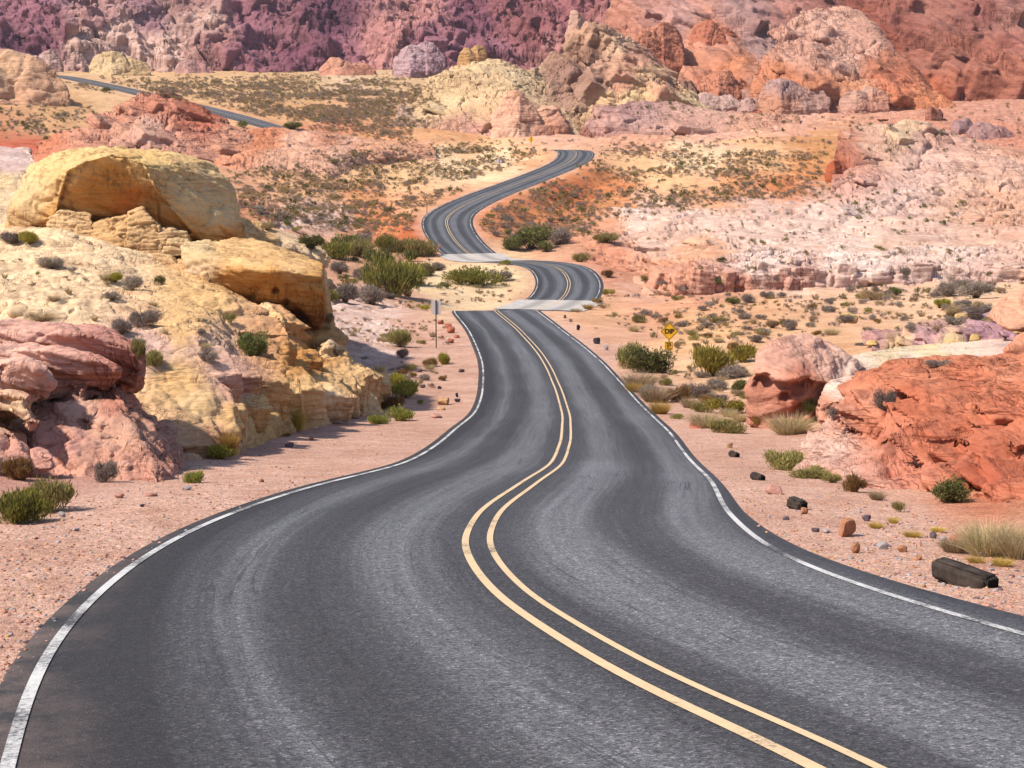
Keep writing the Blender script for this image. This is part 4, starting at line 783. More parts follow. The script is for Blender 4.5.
# --- middle distance on the right: white ledge, pale dome
WH = C('eed6ca')
O_WL = loft('white_ledge', [
 [(640, 306, 178), (690, 303, 178), (760, 305, 178), (860, 304, 178), (950, 302, 178), (1080, 296, 178)], [(655, 294, 179.5), (700, 288, 179), (770, 287, 179), (860, 287, 179), (950, 285, 179), (1080, 279, 179)],
 [(665, 284, 182), (712, 272, 181.5), (775, 268, 181), (860, 269, 181), (950, 267, 181), (1080, 262, 181)], [(670, 274, 194), (720, 262, 196), (780, 258, 197), (860, 258, 197), (950, 256, 197), (1080, 251, 197)],
 [(675, 266, 206), (730, 254, 212), (780, 250, 214), (860, 250, 214), (950, 248, 214), (1080, 242, 214)], [(680, 272, 224), (740, 262, 228), (800, 258, 230), (860, 258, 230), (950, 256, 230), (1080, 250, 230)]],
 700, 220, M_MID, [(700, 290, C('d9a68f')), (740, 285, C('cf9a86')), (790, 288, C('d5a594')), (840, 290, C('e0bfb2')), (760, 262, WH), (860, 262, WH), (950, 258, C('e6cbbd')), (900, 288, C('dfc0b6')), (980, 285, C('d9b8ac')), (1020, 270, C('dfb9a6')), (670, 280, C('dfa488'))],
 [dict(amp=0.7, size=6, bed=(0.1, -0.12, 1), lam=0.8, samp=0.35, crack=4.5, cdep=0.9, seed=100), dict(amp=0.16, size=1.3, lam=0.35, samp=0.12, crack=1.6, cdep=0.22, seed=101)], 'low whitish rock ledge with dark vertical joints, across the flat on the right', 'rock ledge', cscale=14)
O_PD = loft('pale_dome', [
 [(822, 236, 246), (880, 240, 246), (960, 243, 244), (1040, 243, 243), (1130, 242, 242)], [(828, 216, 275), (880, 218, 272), (960, 219, 270), (1040, 218, 268), (1130, 216, 266)], [(831, 190, 304), (875, 188, 304), (945, 190, 302), (1030, 190, 300), (1130, 188, 298)],
 [(833, 168, 320), (870, 162, 322), (940, 164, 324), (1025, 166, 324), (1130, 164, 322)], [(838, 142, 330), (866, 138, 334), (930, 142, 338), (1020, 158, 338), (1130, 172, 334)], [(850, 128, 344), (872, 122, 350), (925, 125, 352), (1005, 146, 352), (1130, 166, 346)],
 [(860, 140, 362), (888, 138, 366), (930, 140, 370), (1010, 160, 368), (1130, 178, 362)], [(862, 165, 385), (890, 165, 388), (930, 165, 390), (1010, 175, 390), (1130, 185, 385)]],
 620, 460, M_MID, soften([(850, 180, C('dfae9c')), (870, 140, C('e0b49c')), (900, 128, C('e8c7a2')), (838, 165, C('b35c3e')), (842, 150, C('c07a60')), (930, 160, C('e2bbab')), (1000, 170, C('e4bca8')), (900, 200, C('e3c0b2')), (960, 215, C('e2b79c')), (1000, 200, C('e0ad90')), (860, 215, C('e6c8bc')), (940, 140, C('dfb09c')), (1010, 140, C('dea588'))], 0.04, 0.95),
 [dict(amp=1.6, size=16, bed=(0.35, -0.2, 1), lam=2.2, samp=0.55, crack=13, cdep=1.2, seed=110), dict(amp=0.16, size=3.5, bed=(0.35, -0.2, 1), lam=0.8, samp=0.12, crack=5, cdep=0.16, seed=111)], 'broad pinkish-white rock dome with dark joints, right of the far bend', 'rock dome', cscale=13)

# --- far rocks
FS = lambda k, s: [dict(amp=2.4 * k, size=22 * k, bed=(0.3, -0.2, 1), lam=4 * k, samp=0.9 * k, crack=20 * k, cdep=2.0 * k, seed=s, lump=1.0 * k, lsize=14 * k), dict(amp=0.3 * k, size=4 * k, bed=(0.25, -0.1, 1), lam=1.2 * k, samp=0.35 * k, crack=5 * k, cdep=0.5 * k, seed=s + 1, lump=0.16 * k, lsize=3.2 * k)]
O_SD = loft('salmon_dome', [
 [(745, 108, 515), (830, 108, 512), (890, 107, 510), (935, 106, 510), (965, 108, 508)], [(750, 88, 528), (810, 85, 526), (865, 90, 522), (912, 96, 518), (955, 106, 514)], [(758, 68, 545), (804, 62, 545), (858, 70, 540), (904, 82, 530), (948, 104, 522)],
 [(774, 44, 565), (806, 38, 568), (856, 46, 562), (894, 62, 548), (940, 100, 532)], [(790, 24, 585), (818, 16, 590), (858, 22, 586), (888, 46, 570), (935, 96, 545)], [(812, 20, 610), (838, 15, 618), (866, 24, 616), (892, 52, 600), (930, 98, 570)], [(820, 60, 650), (850, 60, 655), (880, 70, 650), (900, 90, 630), (925, 110, 590)]],
 480, 400, M_FAR, [(830, 30, C('d9ab98')), (800, 50, C('d3a390')), (850, 60, C('d8ac99')), (780, 80, C('d08a66')), (830, 90, C('d48f6a')), (900, 85, C('cf8260')), (870, 40, C('d0a08c')), (880, 60, C('bf7d62')), (930, 100, C('d68c64')), (860, 100, C('d99c78')), (890, 75, C('c4785a'))], [dict(amp=3.0, size=20, bed=(0.55, -0.3, 1), lam=3.0, samp=0.5, crack=16, cdep=0.9, seed=120, gul=2.2, gsize=12), dict(amp=0.25, size=3, bed=(0.5, -0.2, 1), lam=1.0, samp=0.14, crack=4, cdep=0.12, seed=121)], 'tall smooth salmon rock dome with streaked pale flanks, in front of the red cliff', 'rock dome', cscale=10)
O_RC = loft('red_cliff', [
 [(850, 108, 560), (930, 107, 556), (985, 106, 552), (1040, 102, 550), (1140, 98, 548)], [(852, 75, 610), (930, 88, 590), (985, 92, 580), (1040, 86, 578), (1140, 80, 576)], [(855, 45, 640), (930, 62, 615), (980, 72, 605), (1040, 64, 600), (1140, 58, 598)],
 [(858, 12, 665), (925, 25, 640), (975, 36, 630), (1040, 30, 622), (1140, 24, 620)], [(862, -30, 690), (925, -22, 668), (975, -12, 655), (1040, -14, 648), (1140, -20, 645)], [(865, -75, 730), (925, -70, 710), (975, -66, 700), (1040, -66, 695), (1140, -70, 690)], [(870, -50, 800), (925, -50, 790), (975, -50, 780), (1040, -50, 775), (1140, -50, 770)]],
 520, 420, M_FAR, [(900, 20, C('a26658')), (940, 15, C('ab7466')), (980, 10, C('a0675e')), (1010, 20, C('b88478')), (960, 40, C('a66a58')), (1000, 60, C('b77560')), (940, 60, C('b07360')), (1010, 40, C('ae7062')), (980, 90, C('b0705a')), (920, 90, C('c07050')), (1020, 80, C('b87a64')), (880, 40, C('a8604c'))], FS(1.0, 130), 'dark red cliff filling the top right corner behind the salmon dome', 'cliff', cscale=10)
O_RH = loft('rubble_hill', [
 [(600, 116, 545), (680, 118, 542), (745, 116, 540), (790, 112, 540), (840, 104, 545)], [(604, 92, 565), (680, 92, 562), (745, 90, 560), (795, 80, 570), (845, 80, 590)], [(610, 66, 590), (680, 64, 585), (745, 62, 585), (800, 48, 610), (850, 45, 640)],
 [(618, 42, 615), (685, 38, 612), (750, 34, 615), (810, 14, 650), (860, 5, 680)], [(632, 16, 650), (690, 8, 648), (760, 0, 655), (820, -22, 695), (870, -35, 720)], [(648, -12, 690), (700, -25, 690), (770, -40, 700), (830, -60, 740), (880, -70, 760)], [(655, 10, 760), (705, 0, 760), (775, -10, 770), (835, -20, 800), (885, -30, 820)]],
 560, 460, M_FAR, [(640, 40, C('d0917a')), (625, 50, C('d89a80')), (680, 20, C('c99a90')), (700, 30, C('d09a84')), (720, 35, C('cc8e76')), (660, 70, C('d8a08a')), (700, 65, C('d89678')), (740, 60, C('d48d68')), (760, 45, C('c4a09a')), (740, 20, C('bd9690')), (790, 20, C('b98478')), (650, 100, C('d2a48c')), (720, 85, C('cf7f5a')), (760, 95, C('c9a196')), (700, 105, C('d6ab96')), (820, 0, C('ab7468'))], FS(0.75, 140), 'jumbled hill of red and grey boulders rising behind the centre of the far rocks', 'rock hill', cscale=9)
O_FIN = loft('fin_rock', [
 [(520, 116, 455), (575, 120, 448), (620, 122, 446), (680, 120, 448), (735, 124, 452)], [(540, 100, 462), (580, 106, 455), (620, 106, 452), (670, 105, 456), (722, 118, 462)], [(550, 84, 474), (584, 88, 464), (618, 82, 460), (662, 88, 466), (708, 108, 474)],
 [(562, 66, 488), (586, 62, 478), (614, 58, 472), (652, 66, 480), (696, 96, 486)], [(576, 44, 502), (590, 40, 486), (606, 38, 482), (640, 52, 494), (682, 86, 498)], [(586, 31, 510), (595, 27, 500), (606, 29, 498), (634, 44, 506), (672, 80, 510)], [(590, 40, 535), (600, 40, 535), (615, 45, 535), (636, 60, 535), (672, 95, 535)]],
 460, 360, M_FAR, [(570, 70, C('a98474')), (560, 90, C('b08c78')), (590, 80, C('a5806e')), (600, 60, C('c9a089')), (592, 45, C('8f6a58')), (585, 35, C('cfa588')), (612, 45, C('d9b596')), (640, 60, C('cf9c84')), (650, 75, C('dbb48f')), (640, 95, C('e3c394')), (690, 105, C('e2c69a')), (610, 100, C('e0bc92')), (660, 90, C('d8a688')), (535, 95, C('d9c3a0')), (620, 80, C('d29b7e'))], FS(0.5, 150), 'brown rubble slope topped by a curved tan fin of rock, upper centre', 'rock outcrop', cscale=8, dents=[(598, 55, 480, 5, 5), (605, 72, 468, 3, 3)])
O_LS = loft('lilac_slab', [
 [(578, 142, 418), (660, 141, 416), (740, 138, 418), (800, 132, 425)], [(582, 128, 424), (650, 125, 424), (740, 128, 424), (800, 126, 432)], [(592, 115, 436), (648, 108, 438), (735, 118, 438), (800, 120, 444)], [(612, 107, 452), (655, 103, 454), (735, 113, 452), (800, 116, 455)], [(612, 125, 480), (655, 125, 480), (735, 125, 475), (800, 125, 475)]],
 360, 160, M_FAR, [(600, 125, C('c79a90')), (640, 115, C('bd9690')), (700, 125, C('d4a896')), (650, 135, C('d6aa9a')), (760, 125, C('dba78c')), (585, 135, C('b57a66'))], FS(0.32, 160), 'low lilac-pink slab lying below the tan fin in the far centre', 'rock slab', cscale=9)
O_TH = loft('tan_hill', [
 [(385, 134, 442), (440, 142, 428), (482, 143, 424), (528, 143, 422), (585, 143, 424)], [(395, 116, 455), (440, 122, 442), (480, 124, 434), (522, 118, 432), (578, 130, 436)], [(405, 98, 472), (445, 98, 460), (480, 98, 452), (518, 98, 450), (566, 112, 452)],
 [(415, 86, 492), (450, 78, 482), (480, 74, 476), (515, 80, 474), (556, 100, 472)], [(428, 80, 508), (458, 66, 502), (482, 60, 500), (512, 66, 500), (550, 90, 495)], [(440, 84, 530), (462, 72, 530), (486, 64, 530), (515, 70, 530), (548, 95, 525)], [(440, 100, 560), (462, 100, 560), (486, 100, 560), (515, 100, 560), (548, 105, 555)]],
 440, 340, M_FAR, [(420, 100, C('d9b98c')), (450, 85, C('dec093')), (480, 70, C('dcc096')), (500, 85, C('d9b98e')), (440, 110, C('e2c69a')), (480, 105, C('dfb98f')), (450, 130, C('d6a88e')), (470, 135, C('cf9f92')), (520, 80, C('dcc39c')), (545, 110, C('d4b28e')), (400, 120, C('c0a294'))], FS(0.35, 170), 'rounded tan rock hill with creamy flanks, left of the far centre', 'rock hill', cscale=10)
def blob_hull(px0, px1, py0, py1, d, depth, sk=0.0):
    w, h, cx = px1 - px0, py1 - py0, (px0 + px1) / 2
    f = [(-.5, .55), (-.46, .05), (-.3, -.34), (-.08 + sk, -.5), (.16 + sk, -.48), (.36, -.26), (.5, .1), (.5, .55), (0, .62)]
    cy = (py0 + py1) / 2
    return [(cx + a * w, cy + b * h, d - depth * .3 * (1 - abs(a) * 2) + depth * (.25 - b * .5)) for a, b in f] + [(cx + a * w * .9, cy + b * h * .85, d + depth) for a, b in f]
FAR_B = [  # left, right, top, bottom, depth, thickness, colours, label
 (494, 566, 92, 150, 424, 14, (C('e3b094'), C('d99c80'), C('e6bca2')), 'orange-pink rock standing at the right foot of the tan hill'),
 (458, 487, 45, 66, 500, 8, (C('c9a06c'), C('b98a5c')), 'tan knob of rock perched on top of the tan hill'),
 (-60, 26, 38, 78, 430, 16, (C('dfb49c'), C('d6a68c')), 'rounded pink rock at the left edge, top of the tan bluff'),
 (-70, 62, 52, 118, 420, 18, (C('dfb894'), C('dcae8c'), C('d9a385')), 'tan bluff at the left edge below the pink rock'),
 (92, 148, 53, 76, 620, 16, (C('dcc094'), C('d3b283')), 'pale yellow knoll at the foot of the purple mountain'),
 (22, 60, 50, 78, 625, 14, (C('d9b9ad'), C('cfa79a')), 'whitish rock at the left foot of the mountain'),
 (320, 372, 58, 78, 630, 14, (C('d49a80'), C('c98c74')), 'flat salmon rock at the middle foot of the mountain'),
 (395, 442, 41, 70, 620, 14, (C('c9aaae'), C('b8949c')), 'grey-lilac rock cone leaning on the mountain foot'),
 (176, 212, 60, 75, 635, 12, (C('cda298'), C('b88682')), 'small pinkish rock pile at the foot of the mountain'),
 (520, 560, 62, 92, 560, 14, (C('d3bd98'), C('c6a886')), 'pale sandy rock behind the right shoulder of the tan hill'),
 (566, 600, 12, 56, 600, 14, (C('d3ab98'), C('c2917f')), 'pale pink spire left of the tan fin'),
 (628, 680, 22, 64, 560, 16, (C('d69274'), C('cb8264')), 'orange split boulder above the tan fin'),
 (690, 738, 20, 48, 590, 14, (C('c67c60'), C('bb7259')), 'round red boulder high on the jumbled hill'),
 (722, 748, 0, 22, 640, 12, (C('b47664'), C('a05444')), 'dark red boulder near the top of the jumbled hill'),
 (700, 756, 72, 96, 545, 14, (C('d49072'), C('c98266')), 'low orange-red boulder in the middle of the jumbled hill'),
 (655, 695, 80, 100, 535, 10, (C('a97c68'), C('b88a74')), 'brown boulder under the split orange one'),
 (690, 738, 93, 107, 520, 10, (C('c8a69c'), C('ccaa9e')), 'grey flat boulder below the orange-red one'),
 (738, 770, 96, 109, 515, 8, (C('c4a098'), C('bd988e')), 'small grey-purple boulder left of the big grey one'),
 (760, 826, 78, 107, 507, 14, (C('bf9c98'), C('c8a092'), C('d0987a')), 'big grey-purple boulder at the left foot of the salmon dome'),
 (840, 886, 86, 108, 505, 9, (C('c9a292'), C('cc927a')), 'knobbly grey rock at the front foot of the salmon dome'),
 (926, 942, 106, 118, 450, 5, (C('b07a66'), C('a56a58')), 'lone round brown boulder on the pink flat below the salmon dome'),
 (952, 972, 117, 129, 410, 5, (C('a88688'), C('b08a88')), 'small grey-purple boulder on the flat, left of a longer one'),
 (968, 1014, 122, 142, 400, 8, (C('b08a86'), C('a67c78')), 'long grey-brown boulder on the flat near the right edge'),
 (752, 762, 110, 117, 470, 4, (C('c9714e'), C('c9714e')), 'tiny orange boulder alone on the pink flat'),
 (826, 850, 160, 182, 318, 5, (C('b8623f'), C('aa5638')), 'dark orange block at the left corner of the pale dome')]
for i, (a, b, c, d, dd, th_, cols, lab) in enumerate(FAR_B):
    sc = (b - a) / F * dd; wd_ = b - a; hh_ = d - c; k = (i % 5 - 2) * 0.06
    hl = [blob_hull(a - wd_ * .04, a + wd_ * .7, c + hh_ * (.18 if i % 2 else 0), d, dd, th_, k), blob_hull(a + wd_ * .32, b + wd_ * .06, c + hh_ * (0 if i % 2 else .24), d, dd + th_ * .25, th_, -k)]
    for h_ in hl:                                                       # rooted in the ground
        for x, y, z in list(h_):
            if y > c + hh_ * .6:
                q = W(x, y, z); g = ground_z(q[None])[0] - 1.0
                if q[2] - 6 < g < q[2] + 30 or q[2] > g: h_.append((x, y + (q[2] - min(g, q[2] - .5)) * F / z if q[2] - g < 14 else y + 6, z))
    hull_rock('boulder', hl, max(0.22, sc / 75), M_FAR if sc > 8 else M_MID, [(a + (b - a) * f, c + (d - c) * g, cl) for cl, f, g in zip(cols, (.4, .8, .3), (.25, .8, .9))],
              [dict(amp=sc * .11, size=sc * .45, bed=(0.6, -0.3, 1), lam=sc * .12, samp=sc * .012, crack=sc * .5, cdep=sc * .03, seed=200 + i), dict(amp=sc * .02, size=sc * .1, bed=(0.5, -0.2, 1), lam=sc * .04, samp=sc * .004, crack=sc * .16, cdep=sc * .008, seed=240 + i)], lab, smooth=4)
PR = [(120, 110, C('d79a7e')), (160, 105, C('cf8c72')), (195, 120, C('c8755a')), (150, 130, C('dcae98')), (110, 130, C('dba78e')), (80, 145, C('d9967a')), (180, 140, C('d6a08a')), (230, 140, C('d8a084')), (130, 150, C('d6a595'))]
O_PB = loft('pink_bluff', [
 [(45, 172, 300), (105, 172, 298), (160, 172, 298), (215, 168, 304), (262, 160, 318)], [(62, 152, 312), (110, 150, 310), (160, 150, 310), (212, 146, 318), (255, 142, 332)], [(84, 132, 326), (118, 126, 324), (160, 128, 324), (206, 128, 330), (246, 132, 344)],
 [(102, 116, 340), (130, 110, 338), (164, 107, 338), (196, 114, 342), (232, 126, 354)], [(114, 106, 352), (142, 98, 350), (168, 96, 350), (189, 104, 354), (220, 122, 364)], [(118, 108, 362), (144, 101, 362), (170, 98, 362), (190, 107, 366), (216, 126, 374)], [(118, 130, 385), (144, 130, 385), (170, 130, 385), (190, 135, 388), (216, 145, 392)]],
 420, 320, M_MID, PR, [dict(amp=1.1, size=11, bed=(0.4, -0.2, 1), lam=2.0, samp=0.5, crack=9, cdep=1.1, seed=180), dict(amp=0.3, size=2.2, bed=(0.4, -0.2, 1), lam=0.7, samp=0.2, crack=2.6, cdep=0.3, seed=181)], 'pinkish-red bluff hiding part of the distant road, above the yellow dome', 'rock bluff', cscale=9)
O_PS = loft('pink_slab', [
 [(205, 176, 292), (260, 174, 292), (330, 172, 298), (392, 160, 325), (440, 156, 340)], [(215, 158, 312), (262, 155, 312), (330, 156, 318), (388, 151, 338), (436, 150, 350)], [(225, 142, 334), (265, 139, 334), (330, 144, 338), (384, 145, 350), (432, 145, 360)], [(235, 131, 358), (270, 128, 360), (330, 134, 364), (380, 139, 370), (430, 142, 374)], [(240, 150, 390), (280, 145, 392), (340, 148, 392), (390, 150, 390), (430, 152, 390)]],
 420, 200, M_MID, [(230, 150, C('dc9a78')), (260, 135, C('d88e66')), (300, 145, C('e0b096')), (340, 150, C('e4b69c')), (330, 140, C('dca080')), (380, 148, C('dfa987')), (280, 165, C('dfae92'))], [dict(amp=0.9, size=9, bed=(0.25, -0.2, 1), lam=1.4, samp=0.4, crack=8, cdep=0.6, seed=185), dict(amp=0.2, size=1.8, lam=0.6, samp=0.13, crack=2.2, cdep=0.2, seed=186)], 'low orange-pink slabs in front of the distant road, right of the pinkish bluff', 'rock slab', cscale=9)
loft('orange_slab', [
 [(20, 176, 255), (70, 176, 255), (115, 172, 262)], [(28, 160, 268), (72, 158, 268), (112, 156, 276)], [(38, 145, 285), (75, 138, 288), (108, 138, 294)], [(48, 136, 302), (80, 130, 306), (104, 132, 310)], [(50, 150, 325), (80, 150, 328), (104, 150, 330)]],
 160, 120, M_MID, [(50, 150, C('d98a66')), (90, 140, C('dfa084')), (70, 160, C('dd9878'))], [dict(amp=0.6, size=6, lam=1, samp=0.3, crack=5, cdep=0.5, seed=190)], 'small orange slab behind the left shoulder of the yellow dome', 'rock slab')
loft('lilac_slope', [
 [(-300, 215, 118), (5, 205, 120), (45, 195, 125)], [(-300, 180, 150), (5, 176, 152), (38, 172, 158)], [(-300, 155, 180), (2, 156, 182), (30, 162, 186)], [(-300, 146, 205), (0, 149, 206), (24, 158, 208)], [(-300, 165, 230), (0, 168, 230), (20, 172, 230)]],
 180, 160, M_MID, [(10, 165, C('dcc0ba')), (5, 182, C('ecd4a2')), (-20, 155, C('d9b8b2')), (20, 190, YCR)], [dict(amp=0.6, size=7, lam=1, samp=0.25, crack=6, cdep=0.3, seed=192)], 'pale lilac slickrock slope at the left edge behind the yellow dome', 'rock slope')

# --- the mountain that closes the view
MP1, MP2, MTAN, MPK, MDK = C('a06c7a'), C('8a586a'), C('e0bcae'), C('c48c88'), C('744a5e')  # mauve rock; tan carries sunlight and deep purple shadow in the colour
O_MT = loft('mountain', [
 [(-260, 76, 640), (0, 78, 645), (100, 79, 655), (220, 79, 660), (330, 78, 660), (430, 76, 662), (520, 70, 668), (600, 66, 680), (700, 40, 720)], [(-260, 52, 668), (0, 56, 670), (100, 50, 676), (220, 54, 680), (330, 56, 684), (430, 54, 686), (520, 48, 692), (600, 44, 702), (700, 22, 740)],
 [(-260, 30, 700), (0, 34, 700), (100, 20, 700), (220, 26, 706), (330, 34, 715), (430, 30, 716), (520, 26, 722), (600, 22, 730), (700, 4, 765)], [(-260, 5, 730), (0, 10, 735), (100, -10, 728), (220, -4, 732), (330, 8, 748), (430, 4, 748), (520, 0, 752), (600, -4, 760), (700, -20, 795)],
 [(-260, -35, 775), (0, -30, 780), (100, -40, 768), (220, -38, 772), (330, -30, 790), (430, -34, 790), (520, -36, 795), (600, -40, 802), (700, -52, 835)], [(-260, -85, 840), (0, -82, 845), (100, -88, 835), (220, -86, 838), (330, -80, 850), (430, -84, 852), (520, -86, 856), (600, -90, 862), (700, -96, 890)], [(-260, -60, 960), (0, -60, 960), (100, -60, 955), (220, -60, 958), (330, -60, 965), (430, -60, 968), (520, -60, 970), (600, -60, 975), (700, -60, 990)]],
 1100, 520, M_FAR, [(30, 20, MP1), (20, 45, MDK), (50, 40, MP2), (80, 45, MTAN), (120, 35, MTAN), (100, 20, C('b58a88')), (160, 45, MTAN), (150, 20, C('a98088')), (200, 20, MTAN), (210, 45, C('ab7a78')), (195, 10, C('ae8480')), (250, 20, MP1), (240, 50, MP1), (290, 30, C('93626c')), (300, 55, MP2), (330, 20, MDK), (350, 50, MP1), (390, 35, MPK), (380, 50, MPK), (420, 15, MPK), (430, 40, MP1), (470, 20, MP2), (480, 50, MP1), (510, 15, C('9c6468')), (540, 30, C('a0666c')), (570, 15, C('a56a70')), (600, 30, C('b07874')), (560, 50, MPK), (640, 10, C('ab7270'))],
 [dict(amp=12, size=70, bed=(0.35, -0.1, 1), lam=9, samp=1.6, crack=34, cdep=4.2, seed=300, gul=15.0, gsize=38), dict(amp=1.6, size=8, bed=(0.3, 0, 1), lam=2.4, samp=0.5, crack=10, cdep=1.3, seed=301, lump=0.35, lsize=7)], None, kind='structure', cscale=9, warp=10)

# jointed blocks on the outcrops
B1 = (0.35, -0.3, 1)
add_blocks(O_SLOPE, [(150, 392), (215, 372), (270, 352), (330, 372), (388, 392), (388, 412), (330, 424), (270, 440), (205, 460), (150, 464)], 170, 0.4, 1.9, B1, 0.5, 0.055, M_NEAR, ANCHS['sandstone_slope'], 401, (1.4, 0.9, 0.75), 0.08, smooth=1, grain=1.3)
add_blocks(O_SLOPE, [(-20, 250), (110, 268), (240, 300), (300, 330), (240, 360), (140, 340), (-20, 318)], 46, 0.8, 2.6, (0.25, -0.25, 1), 0.5, 0.07, M_NEAR, ANCHS['sandstone_slope'], 402, (1.8, 1.2, 0.28), 0.35, jit=0.3, smooth=1, grain=1.3)
add_blocks(O_SLOPE, [(236, 226), (320, 252), (330, 300), (322, 262), (255, 236)], 22, 0.7, 2.2, B1, 0.4, 0.09, M_NEAR, ANCHS['sandstone_slope'], 403, (1.5, 1.0, 0.6), 0.3)
add_blocks(O_BUTT, [(0, 380), (100, 392), (140, 420), (178, 490), (90, 488), (0, 480)], 40, 0.25, 1.0, (0.35, -0.35, 1), 0.7, 0.035, M_NEAR, PINKS, 404, (1.5, 1.0, 0.6), 0.45, smooth=1, grain=1.3)
add_blocks(O_RED, [(860, 470), (930, 440), (1024, 450), (1024, 530), (900, 512)], 26, 0.3, 1.1, (0.25, -0.3, 1), 0.4, 0.035, M_RED, REDS, 405, (1.7, 1.1, 0.5), 0.6, jit=0.3, smooth=5)
add_blocks(O_RED, [(905, 372), (1024, 366), (1024, 415), (940, 418)], 12, 0.6, 1.8, (0.25, -0.3, 1), 0.4, 0.05, M_RED, REDS, 406, (2.0, 1.2, 0.4), 0.75, jit=0.3, smooth=7)
add_blocks(O_WL, [(640, 268), (1030, 262), (1030, 298), (690, 304), (645, 300)], 120, 1.2, 4.2, (0.1, -0.12, 1), 0.25, 0.17, M_MID, ANCHS['white_ledge'], 407, (1.5, 0.9, 0.6), 0.5)
add_blocks(O_PD, [(830, 240), (832, 170), (850, 130), (930, 124), (1030, 136), (1030, 240)], 40, 2.0, 6.0, (0.35, -0.2, 1), 0.5, 0.3, M_MID, ANCHS['pale_dome'], 408, (1.8, 1.1, 0.45), 0.5, jit=0.3, smooth=3)
add_blocks(O_PB, [(60, 160), (110, 112), (165, 98), (200, 112), (250, 150), (210, 168)], 70, 1.4, 5.5, (0.5, -0.2, 1), 0.6, 0.24, M_MID, PR, 409, (1.6, 1.0, 0.55), 0.35)
add_blocks(O_PS, [(210, 165), (260, 130), (330, 135), (430, 145), (390, 160), (330, 172)], 60, 1.2, 5.0, (0.3, -0.2, 1), 0.5, 0.24, M_MID, ANCHS['pink_slab'], 410, (1.8, 1.1, 0.35), 0.45, jit=0.3)
add_blocks(O_RH, [(600, 112), (625, 30), (660, 0), (830, 0), (850, 60), (790, 112)], 230, 5.0, 19.0, (0.35, -0.3, 1), 0.6, 0.8, M_FAR, ANCHS['rubble_hill'], 411, (1.4, 1.0, 0.8), 0.3, smooth=1, grain=1.0)
add_blocks(O_RC, [(860, 100), (880, 20), (860, 0), (1030, 0), (1030, 100)], 420, 4.0, 18.0, (0.3, -0.25, 1), 0.9, 0.8, M_FAR, ANCHS['red_cliff'], 412, (1.0, 1.0, 1.6), 0.45, smooth=1, grain=1.0)
add_blocks(O_FIN, [(540, 116), (560, 60), (590, 30), (640, 50), (700, 100), (690, 116)], 75, 2.5, 10.0, (0.5, -0.2, 1), 0.3, 0.45, M_FAR, ANCHS['fin_rock'], 413, (1.3, 1.0, 0.8), 0.4, grain=1.6)
add_blocks(O_SD, [(770, 100), (800, 30), (850, 20), (900, 70), (940, 104)], 42, 4.0, 16.0, (0.6, -0.3, 1), 0.2, 0.6, M_FAR, ANCHS['salmon_dome'], 414, (2.2, 1.0, 0.5), 0.7, jit=0.3, smooth=5, grain=1.2)
add_blocks(O_LS, [(580, 140), (610, 106), (740, 114), (790, 134)], 45, 2.0, 8.0, (0.2, -0.2, 1), 0.2, 0.4, M_FAR, ANCHS['lilac_slab'], 415, (2.2, 1.2, 0.3), 0.4, jit=0.3)
add_blocks(O_TH, [(395, 135), (420, 90), (475, 62), (540, 80), (575, 135)], 16, 2.0, 8.0, (0.35, -0.3, 1), 0.3, 0.42, M_FAR, ANCHS['tan_hill'], 416, (2.0, 1.2, 0.4), 0.5, jit=0.3, smooth=4)
add_blocks(O_MT, [(-40, 78), (-40, 0), (700, 0), (640, 60), (400, 76)], 150, 2.0, 9.0, (0.3, -0.15, 1), 0.5, 0.7, M_FAR, ANCHS['mountain'], 417, (1.0, 1.0, 1.3), 0.6, jit=0.35, smooth=1, grain=1.6)
add_blocks(O_PUR, [(870, 350), (880, 335), (1030, 310), (1030, 345)], 40, 0.5, 2.0, (0.25, -0.35, 1), 0.2, 0.09, M_NEAR, ANCHS['purple_slab'], 418, (2.2, 1.0, 0.35), 0.35, jit=0.3)

add_blocks(O_WL, [(660, 278), (760, 276), (1030, 270), (1030, 297), (690, 303)], 46, 1.5, 4.0, (0.1, -0.12, 1), 0.25, 0.17, M_MID, ANCHS['white_ledge'], 419, (0.8, 0.9, 1.3), 0.15)
hull_rock('boulder', [[(836, 386, 45.4), (858, 377, 45), (905, 371, 45), (930, 374, 44), (925, 392, 42), (903, 402, 41.6), (884, 424, 40.6), (866, 418, 41.2), (846, 402, 43.6), (860, 380, 50), (925, 372, 50), (880, 420, 48)]], 0.05, M_RED, REDS, [dict(amp=0.22, size=1.6, bed=(0.28, -0.25, 1), lam=0.4, samp=0.07, crack=2.0, cdep=0.05, seed=46), dict(amp=0.03, size=0.4, lam=0.12, samp=0.02, crack=0.8, cdep=0.015, seed=47)], 'overhanging orange brow of rock at the top left of the red outcrop', smooth=5, dents=[(868, 405, 42, 0.3, 0.35)])
def ledge_field(label, poly, n, s0, s1, bed, yaw, voxel, mat, anchors, seed, aspect, sink):
    t = empty('slickrock_shelf', W(np.mean([p[0] for p in poly]), np.mean([p[1] for p in poly]), 200)); tag(t, label, 'rock shelf')
    add_blocks(ground, poly, n, s0, s1, bed, yaw, voxel, mat, anchors, seed, aspect, sink, cscale=14, jit=0.3, smooth=3, parent=t)
GA = [(a[0], a[1], a[2]) for a in ANCH]
ledge_field('stepped whitish slickrock spreading between the far bends and the pale dome', [(632, 214), (740, 200), (835, 206), (1024, 242), (1024, 262), (760, 258), (640, 275), (606, 258)], 80, 4.0, 15.0, (0.10, -0.08, 1), 0.35, 0.3, M_MID, GA, 420, (2.2, 1.3, 0.12), 0.5)
